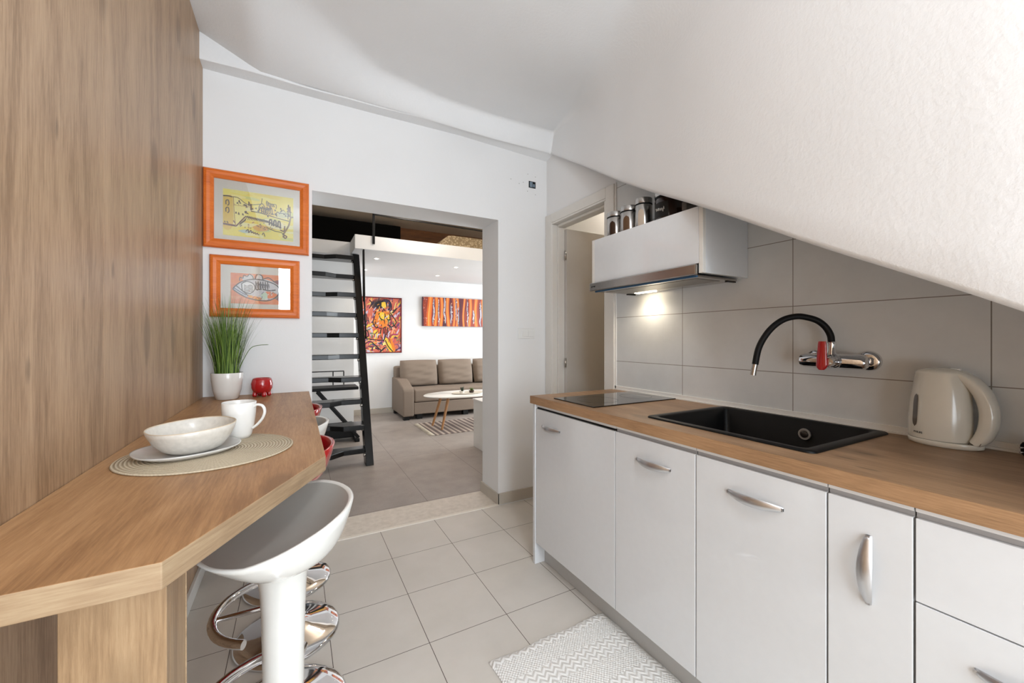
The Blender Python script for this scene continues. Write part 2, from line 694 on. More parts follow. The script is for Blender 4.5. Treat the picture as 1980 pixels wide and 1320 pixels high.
def text_mesh(name, body, size, mat, parent, loc, xdir, updir, depth=0.0004):
    """raised lettering; loc in world coordinates"""
    cu = bpy.data.curves.new(name, 'FONT')
    cu.body = body
    cu.size = size
    cu.extrude = depth
    to = bpy.data.objects.new(name + '_t', cu)
    C.objects.link(to)
    dg = bpy.context.evaluated_depsgraph_get()
    me = bpy.data.meshes.new_from_object(to.evaluated_get(dg))
    bpy.data.objects.remove(to)
    x = Vector(xdir).normalized()
    u = Vector(updir).normalized()
    z = x.cross(u)
    o = Vector(WORLD[parent.name])
    mt = Matrix((x, u, z)).transposed().to_4x4()
    me.transform(Matrix.Translation(Vector(loc) - o) @ mt)
    me.materials.clear()
    me.materials.append(mat)
    ob = bpy.data.objects.new(name, me)
    C.objects.link(ob)
    ob.parent = parent
    WORLD[ob.name] = WORLD[parent.name]
    return ob


# ================================================================== SETTING
XL, XW = -0.42, 1.715          # oak clad wall on the left, tiled wall on the right
YF, YT = 2.584, 2.86           # kitchen face and living face of the dividing wall
YB = -1.30                     # wall with the kitchen window, behind the camera
YL = 6.664                     # far wall of the living room
BARZ = 0.898
CTZ = 0.893

struct(MB().box(XL - 0.3, 4.0, YB - 0.2, 2.566, -0.06, 0.0).build('floor', M_FLOOR))
struct(MB().box(-3.0, 5.0, YT, YL + 0.1, -0.06, 0.0).build('floor_living', M_LFLOOR))
sill = MB().box(0.0, 1.294, 2.590, 2.872, -0.05, 0.004, 0).box(0.0, 1.294, 2.566, 2.590, -0.05, 0.006, 1)
struct(sill.build('trim_1', [M_SILL, plain('pale_threshold_edge', (232, 224, 212), 0.4)], bevel=0.001))

# dividing wall, in three pieces round the opening
struct(MB().box(-3.0, 0.087, YF, YT, -0.05, 3.2).box(1.295, 5.0, YF, YT, -0.05, 3.2)
       .box(0.087, 1.295, YF, YT, 2.062, 3.2).build('wall_far', M_WALL))
# oak clad wall
ow = MB()
ys = [YB, 0.2, 1.365, 2.584]
for a, b in zip(ys, ys[1:]):
    ow.box(XL - 0.02, XL, a + 0.0008, b - 0.0008, 0.0, 2.95)
struct(ow.build('wall_left', M_OAKWALL))
struct(MB().box(XL - 0.25, XL - 0.02, YB, YF, -0.05, 3.2).build('wall_left_backing', M_WALL))
struct(MB().box(XL, XL + 0.014, 0.86, YF, 0.0, 0.07).build('baseboard_left', M_WHITE, bevel=0.002))
# right wall: tiled part and the part with the door
struct(MB().box(XW, XW + 0.1, YB, 1.826, 0.0, 2.9).build('wall_right', M_WTILE))
struct(MB().box(XW, XW + 0.1, 2.555, YF, 0.0, 2.9).box(XW, XW + 0.1, 1.826, 2.555, 2.10, 2.9).build('wall_right_door', M_WALL))
struct(MB().box(XW - 0.006, XW, 1.818, 1.829, CTZ, 2.15).build('trim_2', M_WHITE))
struct(MB().box(XW - 0.012, XW, -0.9, 1.829, CTZ, CTZ + 0.007).box(XW - 0.006, XW, -0.9, 1.829, CTZ + 0.007, CTZ + 0.024)
       .build('trim_3', M_WHITE, bevel=0.001))
# wall behind the camera with the window that lights the kitchen
WX0, WX1, WZ0, WZ1 = -0.25, 1.10, 0.15, 2.32
struct(MB().box(XL, WX0, YB - 0.08, YB, 0, 2.9).box(WX1, XW + 0.1, YB - 0.08, YB, 0, 2.9)
       .box(WX0, WX1, YB - 0.08, YB, 0, WZ0).box(WX0, WX1, YB - 0.08, YB, WZ1, 2.9).build('wall_back', M_WALL))
fr = MB()
for a, b, c, d in ((WX0, WX0 + 0.05, WZ0, WZ1), (WX1 - 0.05, WX1, WZ0, WZ1), (WX0, WX1, WZ0, WZ0 + 0.05), (WX0, WX1, WZ1 - 0.05, WZ1),
                   (0.41, 0.46, WZ0, WZ1)):
    fr.box(a, b, YB - 0.06, YB + 0.01, c, d)
struct(fr.build('window_1', M_DOOR, bevel=0.003))

# kitchen ceiling, its fillet and the plastered slope hanging over the worktop
EDGE = [(2.504, 1.69, 2.598), (2.073, 1.63, 2.338), (1.592, 1.53, 2.038), (1.27, 1.44, 1.856), (1.054, 1.37, 1.74),
        (0.863, 1.31, 1.633), (0.661, 1.25, 1.515), (0.514, 1.21, 1.43), (0.40, 1.18, 1.368), (0.271, 1.15, 1.297),
        (0.185, 1.13, 1.247), (0.0, 1.11, 1.15), (-0.5, 1.10, 0.895), (-1.3, 1.10, 0.895)]
EX = sorted([(y, x) for y, x, z in EDGE])
EZ = sorted([(y, z) for y, x, z in EDGE])


def ceil_z(x, y):
    z = 2.728 + 0.012 * math.sin(x * 2.1 + y)
    z -= 0.075 * smooth01((x - 0.7) / 0.9) * smooth01((2.25 - y) / 0.7)
    # the plaster is pulled down to the edge of the beam at the far wall
    drop = interp([(-0.42, 0.0), (-0.17, 0.122), (0.2, 0.122), (0.7, 0.115), (1.2, 0.125), (1.7, 0.13)], x)
    wid = interp([(-0.42, 0.25), (-0.17, 0.75), (0.05, 0.5), (0.4, 0.18), (0.8, 0.09), (1.2, 0.07), (1.7, 0.07)], x)
    t = (2.497 - y) / wid
    return z - drop * (1 - smooth01(t)) ** (1.0)


rows = []
ny = 74
stations = [2.497 - (2.497 + 1.3) * (i / ny) ** 1.9 for i in range(ny + 1)]
for y in stations:
    xb = interp(EX, y)
    zb = interp(EZ, y)
    rf = interp([(-1.3, 0.30), (1.2, 0.26), (1.75, 0.16), (2.1, 0.06), (2.4, 0.02)], y)
    row = []
    n = 40
    xe = xb - rf
    for i in range(n + 1):
        x = XL + (xe - XL) * i / n
        row.append((x, y, ceil_z(x, y)))
    zc = ceil_z(xe, y)
    rf2 = min(rf, max(0.01, (zc - zb) * 0.9))
    for k in range(1, 11):
        a = (PI / 2) * k / 10
        row.append((xe + rf * math.sin(a), y, zc - rf2 * (1 - math.cos(a))))
    z1 = zc - rf2
    lip = 0.016
    m = 14
    for i in range(1, m + 1):
        row.append((xb, y, z1 + (zb + lip - z1) * i / m))
    for k in range(1, 7):
        a = PI * k / 6
        row.append((xb + lip - lip * math.cos(a), y, zb + lip - lip * math.sin(a)))
    row.append((xb + 2 * lip, y, max(zb + 0.22, 1.0)))
    row.append((XW + 0.02, y, max(zb + 0.30, 1.1)))
    rows.append(row)
struct(MB().grid(rows, 0, True, flip=True).build('ceiling', M_CEIL))
# beam along the far wall
bm = MB()
brow = []
for i in range(60):
    x = XL + (1.73 - XL) * i / 59
    wob = 0.004 * math.sin(x * 7) + 0.003 * math.sin(x * 13 + 1)
    zb = interp([(-0.42, 2.604), (0.4, 2.600), (1.0, 2.608), (1.73, 2.598)], x)
    dep = interp([(-0.42, 0.0), (0.4, 0.0), (1.0, 0.012), (1.7, 0.05)], x)
    top = max(zb + 0.006, ceil_z(x, 2.497) + 0.01) if x > -0.2 else 2.74
    brow.append([(x, 2.497 + wob, top), (x, 2.497 + wob, zb + 0.004), (x, 2.500 + wob, zb), (x, 2.585, zb - dep * 0.5), (x, 2.585, 2.9)])
bm.grid(brow, 0, True)
struct(bm.build('trim_4', M_CEIL, sharp=35))
struct(MB().box(XL - 0.3, XW + 0.3, YB - 0.1, YF, 2.9, 2.95).build('ceiling_slab', M_WALL))

# skirting by the opening
bb = MB().box(1.287, XW, 2.572, YF, 0.0, 0.08).box(1.283, 1.296, 2.572, 2.872, 0.004, 0.08)
struct(bb.build('baseboard_far', M_BASEB, bevel=0.001))

# door to the bathroom
cs = MB()
xc = XW - 0.014
cs.box(xc, XW, 2.502, 2.58, 0, 2.145).box(xc, XW, 1.829, 1.903, 0, 2.145).box(xc, XW, 1.904, 2.501, 2.078, 2.145)
cs.box(xc + 0.001, XW + 0.1, 2.488, 2.5015, 0, 2.063).box(xc + 0.001, XW + 0.1, 1.9035, 1.916, 0, 2.063).box(xc + 0.001, XW + 0.1, 1.9035, 2.5015, 2.064, 2.0775)
cs.box(XW + 0.03, XW + 0.1, 2.470, 2.4875, 0, 2.045).box(XW + 0.03, XW + 0.1, 1.917, 2.4875, 2.046, 2.0635)
door = struct(cs.build('door_1', M_DOOR, bevel=0.003))
leaf = MB().box(XW + 0.085, XW + 0.085 + 0.60, 2.440, 2.478, 0.01, 2.03)
lo = leaf.build('door_leaf', M_LEAF, parent=door, bevel=0.002)
for z in (1.83, 1.02, 0.3):
    MB().lathe([(0.0, -0.035), (0.007, -0.034), (0.007, 0.034), (0.0, 0.035)], (XW + 0.078, 2.447, z), 12).build('hinge', M_STEEL, parent=door)
# bathroom beyond
struct(MB().box(XW + 0.1, 3.6, 2.9, 3.0, 0, 2.9).box(3.5, 3.6, 1.2, 2.9, 0, 2.9).box(XW + 0.1, 3.6, 1.1, 1.2, 0, 2.9)
       .build('wall_bathroom', M_BATH))
struct(MB().box(XW + 0.1, 3.6, 1.1, 3.0, 2.55, 2.6).build('ceiling_bathroom', M_WALL))
point('bathroom_lamp_light', (2.55, 2.30, 2.45), 5.0, (1.0, 0.90, 0.76), 0.08)

# ---- living room shell
struct(MB().box(-3.0, 5.0, YL, YL + 0.1, 0, 2.34).build('wall_living_far', M_WALL))
struct(MB().box(-3.1, -3.0, YT, YL, 0, 3.3).build('wall_living_left', M_WALL))
lw = MB().box(4.9, 5.0, YT, 3.1, 0, 3.3).box(4.9, 5.0, 5.5, YL, 0, 3.3).box(4.9, 5.0, 3.1, 5.5, 0, 0.4).box(4.9, 5.0, 3.1, 5.5, 2.4, 3.3)
struct(lw.build('wall_living_right', M_WALL))
struct(MB().box(-0.6, 0.67, 5.514, YL, 0, 2.19).build('wall_stair', M_WALL))
struct(MB().box(0.67, 5.0, YL - 0.012, YL, 0, 0.085).build('baseboard_living', M_BASEB, bevel=0.001))
# loft platform with its white edge, stepped back over the stairs
lf = MB().prism([(0.574, 4.637), (4.9, 4.637), (4.9, YL), (-3.0, YL), (-3.0, 5.06), (0.574, 5.06)], 2.19, 2.345, 2)
struct(lf.build('ceiling_loft', M_WALL, bevel=0.004))
struct(MB().box(-3.0, 5.0, YT, YL + 0.2, 3.03, 3.1).build('ceiling_living', M_LOFTCEIL))
struct(MB().box(-3.0, 5.0, YL - 0.03, YL + 0.1, 2.345, 3.05).build('wall_loft', M_LOFTWOOD))

# ================================================================== BREAKFAST BAR
bar = thing('breakfast_bar', 'oak laminate breakfast bar with cut corner fixed along the wood-clad wall', 'bar table', (-0.15, 1.6, 0))
poly = [(XL + 0.001, 0.70), (-0.158, 0.70), (0.070, 1.136), (0.072, YF - 0.001), (XL + 0.001, YF - 0.001)]
tp = MB()
tp.prism(poly, 0.860, BARZ, 2, 0, 1)
tp.build('bar_top', [M_OAKBAR, M_OAKEDGE], bar, bevel=0.0015)
lg = MB().box(-0.273, -0.162, 0.742, 0.760, 0, 0.860).box(-0.180, -0.162, 0.760, 0.855, 0, 0.860)
lg.box(-0.273, -0.255, 0.760, 0.855, 0, 0.860).box(-0.255, -0.180, 0.837, 0.855, 0, 0.860)
lg.build('support_post', M_OAKLEG, bar, bevel=0.001)
MB().box(-0.163, -0.1605, 0.853, 0.856, 0, 0.860).build('edge_strip', M_OAKEDGE, bar)


# ================================================================== BAR STOOLS
def make_stool(loc, label, shell, lining, lab_shell):
    t = thing('bar_stool', label, 'bar stool', (0, 0, 0), 'swivel bar stools along the oak bar')
    ax, ay, ox = 0.162, 0.196, -0.016

    def rim_z(c):
        return interp([(-1, 0.772), (-0.7, 0.768), (-0.35, 0.770), (0.0, 0.784), (0.35, 0.799), (0.7, 0.811), (1, 0.816)], c)

    GS, ZB = 0.42, 0.700

    def outer(k, a):
        """k: 0 at the rim, 0.55 under the dish, 1 where the funnel meets the stem"""
        c, s_ = math.cos(a), math.sin(a)
        rx = ax * (1 + 0.03 * c)
        if k <= 0.55:
            g = 1 - (1 - GS) * (k / 0.55)
            zz = ZB + (rim_z(c) - ZB) * ((g - GS) / (1 - GS)) ** interp([(-1, 1.3), (-0.5, 1.9), (0, 3.1), (1, 3.3)], c)
            return (ox * g + rx * c * g, ay * s_ * g, zz)
        u = (k - 0.55) / 0.45
        q = (1 - u) ** 2.0
        sr = 0.0465
        return (ox * GS * q + sr * c + (rx * GS - sr) * c * q, sr * s_ + (ay * GS - sr) * s_ * q, ZB - 0.110 * u ** 1.3)

    NA = 56
    rws = []
    # inside of the bowl from the bottom up to the rim
    sh = MB()
    inn = []
    for j in range(1, 13):
        k = j / 12.0
        row = []
        for i in range(NA):
            a = 2 * PI * i / NA
            c, s_ = math.cos(a), math.sin(a)
            zr = rim_z(c)
            rx = ax * (1 + 0.03 * c) - 0.012
            z0 = 0.732
            zz = z0 + (zr - 0.002 - z0) * k ** 2.2
            row.append((ox + rx * c * k ** 0.85, (ay - 0.012) * s_ * k ** 0.85, zz))
        inn.append(row)
    lin_ = MB()
    lin_.v.append((ox, 0, 0.732))
    for r_ in inn:
        lin_.v += r_
    for i in range(NA):
        lin_.face([0, 1 + i, 1 + (i + 1) % NA], 0, True)
    for j in range(11):
        for i in range(NA):
            i2 = (i + 1) % NA
            lin_.face([1 + j * NA + i, 1 + (j + 1) * NA + i, 1 + (j + 1) * NA + i2, 1 + j * NA + i2], 0, True)
    rws = []
    rws.append(inn[-1])
    top = []
    for i in range(NA):
        a = 2 * PI * i / NA
        c = math.cos(a)
        top.append((ox + (ax * (1 + 0.03 * c) - 0.006) * c, (ay - 0.006) * math.sin(a), rim_z(c) + 0.003))
    rws.append(top)
    for j in range(0, 25):
        rws.append([outer(j / 24.0, 2 * PI * i / NA) for i in range(NA)])
    for r_, z in ((0.0455, 0.58), (0.0445, 0.54), (0.043, 0.48), (0.0425, 0.40), (0.042, 0.385), (0.030, 0.38)):
        rws.append([(r_ * math.cos(2 * PI * i / NA), r_ * math.sin(2 * PI * i / NA), z) for i in range(NA)])
    sh.grid(rws, 0, True, closed_v=True, flip=True)
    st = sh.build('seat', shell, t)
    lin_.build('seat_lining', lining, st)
    MB().lathe([(0.0, 0.46), (0.026, 0.46), (0.026, 0.20), (0.030, 0.198), (0.030, 0.06), (0.036, 0.045), (0.0, 0.045)], (0, 0, 0), 28)\
        .build('column', M_CHROME, t, sharp=40)
    MB().lathe([(0.0, 0.060), (0.034, 0.060), (0.045, 0.050), (0.09, 0.036), (0.15, 0.023), (0.183, 0.016), (0.191, 0.009), (0.192, 0.003), (0.189, 0.0), (0.0, 0.0)],
               (0, 0, 0), 64).build('base_disc', M_CHROME, t, sharp=60)
    path = []
    for i in range(25):
        a = R(70 + (242 - 70) * i / 24)
        path.append((-0.01 + 0.172 * math.cos(a), 0.172 * math.sin(a), 0.36))
    fm = MB().tube(path, 0.0125, 14, up=(0, 0, 1))
    fm.tube([(-0.176, 0.0, 0.36), (-0.03, 0.0, 0.36)], 0.008, 10)
    fm.tube([path[0], (0.02, 0.09, 0.36), (0.0, 0.02, 0.36)], 0.0125, 12)
    fm.lathe([(0.0, -0.02), (0.034, -0.02), (0.034, 0.02), (0.0, 0.02)], (0, 0, 0.36), 24)
    fm.build('footrest', M_CHROME, t, sharp=40)
    t.location = loc
    return t


def copy_tree(o, parent=None):
    c = o.copy()
    C.objects.link(c)
    c.parent = parent
    for ch in [q for q in bpy.data.objects if q.parent == o]:
        copy_tree(ch, c)
    return c


SX = -0.023
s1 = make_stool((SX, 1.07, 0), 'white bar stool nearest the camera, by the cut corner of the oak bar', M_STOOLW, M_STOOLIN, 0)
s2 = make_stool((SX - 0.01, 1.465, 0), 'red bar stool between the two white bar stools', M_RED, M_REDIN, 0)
s1.rotation_euler = (0, 0, R(2))
s3 = copy_tree(s1)
s3.location = (SX, 1.86, 0.0)
s3.rotation_euler = (0, 0, R(-6))
s3['label'] = 'white bar stool farther along the bar, standing between the two red stools'
for st_o, dz_ in ((s2, 0.042), (s3, 0.042)):
    for ch in [q for q in bpy.data.objects if q.parent == st_o and q.name.startswith('seat')]:
        ch.location.z += dz_
s4 = copy_tree(s2)
s4.location = (SX - 0.005, 2.255, 0)
s4['label'] = 'red bar stool farthest from the camera, beside the wall with the pictures'

# ================================================================== ON THE BAR
mt = MB().lathe([(0.0, 0.0), (0.189, 0.0), (0.192, 0.002), (0.189, 0.0045), (0.0, 0.0045)], (-0.196, 1.318, BARZ), 96)
tag(mt.build('placemat', M_BRAID, origin=(-0.196, 1.318, BARZ), sharp=60), 'round braided straw placemat lying on the oak bar under the crockery', 'placemat')
PX, PY, PZ = -0.244, 1.322, BARZ + 0.0045


def squircle(c, s_, p=2.6):
    return (abs(c) ** p + abs(s_) ** p) ** (-1 / p)


def oval(prof, cx, cy, cz, ax, ay, rot, seg=64, wob=None, p=2.3):
    rws = []
    for r, h in prof:
        row = []
        for i in range(seg):
            a = 2 * PI * i / seg
            c, s_ = math.cos(a), math.sin(a)
            q = squircle(c, s_, p) * r
            x, y = ax * q * c, ay * q * s_
            X = x * math.cos(rot) - y * math.sin(rot)
            Y = x * math.sin(rot) + y * math.cos(rot)
            hz = h + (wob(a, r, h) if wob else 0)
            row.append((cx + X, cy + Y, cz + hz))
        rws.append(row)
    return rws


pl = thing('plate', 'pale grey oval plate under the white bowl on the placemat', 'plate', (PX, PY, PZ))
prof = [(0.001, 0.003), (0.5, 0.003), (0.74, 0.005), (0.97, 0.015), (1.0, 0.0165), (0.99, 0.012), (0.78, 0.0015), (0.6, 0.0), (0.001, 0.0)]
pm = MB().grid(oval(prof, PX, PY, PZ, 0.112, 0.104, 0.5), 0, True, closed_v=True)
pm.build('dish', M_PLATE, pl)
BX, BY, BZ = PX + 0.006, PY + 0.006, PZ + 0.0032
bw = thing('bowl', 'deep white stoneware bowl standing on the grey plate', 'bowl', (BX, BY, BZ))
wobf = lambda a, r, h: 0.005 * math.cos(a - 0.2) * (h / 0.066) ** 2
prof = [(0.001, 0.004), (0.35, 0.005), (0.58, 0.012), (0.78, 0.028), (0.92, 0.050), (0.968, 0.0655)]
prof2 = [(0.985, 0.0665), (0.999, 0.0655), (0.96, 0.052), (0.84, 0.028), (0.68, 0.010), (0.50, 0.001), (0.46, 0.0), (0.001, 0.0)]
b1 = MB().grid(oval(prof + prof2, BX, BY, BZ, 0.094, 0.094, 0.5, wob=wobf), 0, True, closed_v=True)
b1.build('bowl_body', M_STONEW, bw)
rp = oval([(0.982, 0.0664)], BX, BY, BZ, 0.094, 0.094, 0.5, wob=wobf)[0]
MB().tube(rp + [rp[0]], 0.0014, 8, caps=False).build('unglazed_rim', M_RIM, bw)

GX, GY = -0.148, 1.452
mg = thing('mug', 'white porcelain mug standing on the placemat beside the bowl', 'mug', (GX, GY, PZ))
prof = [(0.0, 0.006), (0.024, 0.006), (0.031, 0.012), (0.0365, 0.035), (0.0415, 0.075), (0.0427, 0.1065), (0.0436, 0.108), (0.0447, 0.1065),
        (0.0436, 0.075), (0.039, 0.035), (0.033, 0.010), (0.029, 0.0), (0.0, 0.0)]
MB().lathe(prof, (GX, GY, PZ), 48).build('mug_body', M_PORC, mg)
hd = Vector((math.cos(R(-24)), math.sin(R(-24)), 0))
hp = [(0.040, 0.090), (0.052, 0.0985), (0.068, 0.094), (0.074, 0.078), (0.068, 0.058), (0.054, 0.040), (0.039, 0.028)]
pth = [Vector((GX, GY, PZ)) + hd * a + Vector((0, 0, b)) for a, b in hp]
MB().tube(catmull(pth, 6), 0.0052, 12, flat=0.75, up=tuple(hd)).build('handle', M_PORC, mg)

# potted grass
QX, QY = -0.300, 2.452
gp = thing('potted_grass', 'tall green grass in a white pot in the bar corner', 'potted plant', (QX, QY, BARZ))
prof = [(0.0, 0.0), (0.044, 0.0), (0.048, 0.002), (0.060, 0.045), (0.0665, 0.095), (0.0685, 0.130), (0.0675, 0.132), (0.0655, 0.130),
        (0.063, 0.095), (0.058, 0.06), (0.0, 0.06)]
MB().lathe(prof, (QX, QY, BARZ), 56).build('pot', M_PORC, gp, sharp=60)
MB().lathe([(0.0, 0.122), (0.0640, 0.119), (0.060, 0.105), (0.0, 0.105)], (QX, QY, BARZ), 32).build('soil', M_SOIL, gp)
fol = MB()
rg = random.Random(3)
for i in range(330):
    a = rg.uniform(0, 2 * PI)
    r0 = 0.050 * math.sqrt(rg.random())
    h = rg.uniform(0.26, 0.46) * (1.0 - 0.15 * (r0 / 0.05))
    if rg.random() < 0.12:
        h *= 0.6
    lean = (r0 / 0.05) * rg.uniform(0.10, 0.36) + rg.uniform(0, 0.08)
    aa = a + rg.uniform(-0.5, 0.5)
    d = Vector((math.cos(aa), math.sin(aa), 0))
    sd = Vector((-d.y, d.x, 0))
    b0 = Vector((QX + r0 * math.cos(a), QY + r0 * math.sin(a), BARZ + 0.115))
    wd = rg.uniform(0.0012, 0.0024)
    prev = None
    curl = rg.uniform(0.0, 0.25)
    for k in range(7):
        t = k / 6
        q = b0 + d * (h * lean * (t ** 1.4) + h * curl * 0.35 * t ** 4) + Vector((0, 0, h * (t - 0.10 * curl * t ** 3)))
        if q.x < XL + 0.008:
            q.x = XL + 0.008 + 0.002 * t
        if q.y > YF - 0.032:
            q.y = YF - 0.032 - 0.002 * t
        ww = wd * (1 - t ** 1.6) + 0.00015
        fol.v += [tuple(q - sd * ww), tuple(q + sd * ww)]
        n_ = len(fol.v)
        if prev is not None:
            fol.face([prev, prev + 1, n_ - 1, n_ - 2], rg.choice((0, 0, 1, 2)) if k == 1 else fol.mi[-1], True)
        prev = n_ - 2
# one long stray blade bending out to the right
pp = catmull([(QX + 0.04, QY, BARZ + 0.12), (QX + 0.075, QY, BARZ + 0.21), (QX + 0.11, QY, BARZ + 0.262), (QX + 0.18, QY, BARZ + 0.272)], 6)
fol.tube(pp, [0.0016] * (len(pp) - 1) + [0.0004], 6)
fol.build('grass_blades', [M_GRASS, plain('light_grass_blade', (128, 156, 72), 0.5), plain('dark_grass_blade', (58, 88, 34), 0.5)], gp)

# red three-footed pot
VX, VY = -0.152, 2.470
rpot = thing('red_pot', 'small round red ceramic pot on ball feet beside the grass', 'pot', (VX, VY, BARZ))
prof = [(0.0, 0.030), (0.030, 0.030), (0.042, 0.050), (0.041, 0.078), (0.037, 0.092), (0.0385, 0.0965), (0.0415, 0.0955), (0.0455, 0.085), (0.0495, 0.068),
        (0.0485, 0.046), (0.040, 0.026), (0.024, 0.017), (0.0, 0.015)]
MB().lathe(prof, (VX, VY, BARZ), 48).build('pot_body', M_RED, rpot)
for k in range(4):
    a = R(20 + 90 * k)
    fx, fy = VX + 0.033 * math.cos(a), VY + 0.033 * math.sin(a)
    MB().lathe([(0.0, 0.0), (0.007, 0.001), (0.0115, 0.006), (0.012, 0.012), (0.0095, 0.020), (0.008, 0.030), (0.0, 0.032)], (fx, fy, BARZ), 16)\
        .build('foot', M_RED, rpot)


# ================================================================== PICTURES
SW = 1.6


def framed(name, label, cat, x0, x1, z0, z1, fw, y, paper, strokes, frame_mat, mat_mat, depth=0.028, pane=True, tilt=0.0):
    """picture on a wall facing -Y. strokes(MB, to3d) draws on the paper"""
    t = thing(name, label, cat, ((x0 + x1) / 2, y, z0))
    yf = y - depth
    rr = []
    # rounded frame section: from the outer back edge to the inner edge
    sec = [(0.0, 0.001), (0.0, 0.6 * depth), (0.12 * fw, 0.88 * depth), (0.35 * fw, depth), (0.65 * fw, 0.95 * depth), (0.9 * fw, 0.72 * depth), (fw, 0.60 * depth), (fw, 0.25 * depth)]
    for d, h in sec:
        rr.append([(x0 + d, y - h, z0 + d), (x1 - d, y - h, z0 + d), (x1 - d, y - h, z1 - d), (x0 + d, y - h, z1 - d)])
    f = MB().grid(rr, 0, False, closed_v=True, flip=True)
    f.build('frame', frame_mat, t)
    yb = y - 0.30 * depth
    MB().box(x0 + fw - 0.002, x1 - fw + 0.002, yb, y - 0.0005, z0 + fw - 0.002, z1 - fw + 0.002).build('mount', mat_mat, t)
    px0, px1, pz0, pz1, pc = paper
    art = MB()
    art.box(px0, px1, yb - 0.0012, yb - 0.0001, pz0, pz1, 0, pc)
    lay = [0]

    def ribbon(pts, wd, col, smooth=True, taper=False):
        lay[0] += 1
        yy = yb - 0.0013 - 0.0000025 * lay[0]
        P = catmull([(a, b, 0) for a, b in pts], 5) if smooth and len(pts) > 2 else [Vector((a, b, 0)) for a, b in pts]
        n = len(P)
        W, H = px1 - px0, pz1 - pz0
        prev = None
        for i, p in enumerate(P):
            q = P[min(i + 1, n - 1)] - P[max(i - 1, 0)]
            q = Vector((q.x * W, q.y * H, 0))
            if q.length < 1e-9:
                q = Vector((1, 0, 0))
            q.normalize()
            nn = Vector((-q.y, q.x))
            ww = wd * SW * 0.5 * ((1 - abs(2 * i / (n - 1) - 1) ** 3 * 0.8) if taper else 1)
            cx, cz = px0 + p.x * W, pz0 + p.y * H
            a = (min(max(cx + nn.x * ww, px0), px1), yy, min(max(cz + nn.y * ww, pz0), pz1))
            b = (min(max(cx - nn.x * ww, px0), px1), yy, min(max(cz - nn.y * ww, pz0), pz1))
            art.v += [a, b]
            k = len(art.v)
            if prev is not None:
                art.face([prev, k - 2, k - 1, prev + 1], 0, False, col)
            prev = k - 2

    def blob(pts, col):
        lay[0] += 1
        yy = yb - 0.0013 - 0.0000025 * lay[0]
        P = catmull([(a, b, 0) for a, b in pts + [pts[0]]], 4)[:-1]
        W, H = px1 - px0, pz1 - pz0
        k = len(art.v)
        art.v += [(min(max(px0 + p.x * W, px0), px1), yy, min(max(pz0 + p.y * H, pz0), pz1)) for p in P]
        art.face(list(range(k, k + len(P))), 0, False, col)

    strokes(ribbon, blob)
    art.build('painting', M_PAINT if pane else M_OIL, t)
    if pane:
        MB().box(x0 + fw - 0.001, x1 - fw + 0.001, y - 0.56 * depth, y - 0.50 * depth, z0 + fw - 0.001, z1 - fw + 0.001).build('glass', M_PANE, t)
    if tilt:
        t.rotation_euler = (0, 0, tilt)
    return t


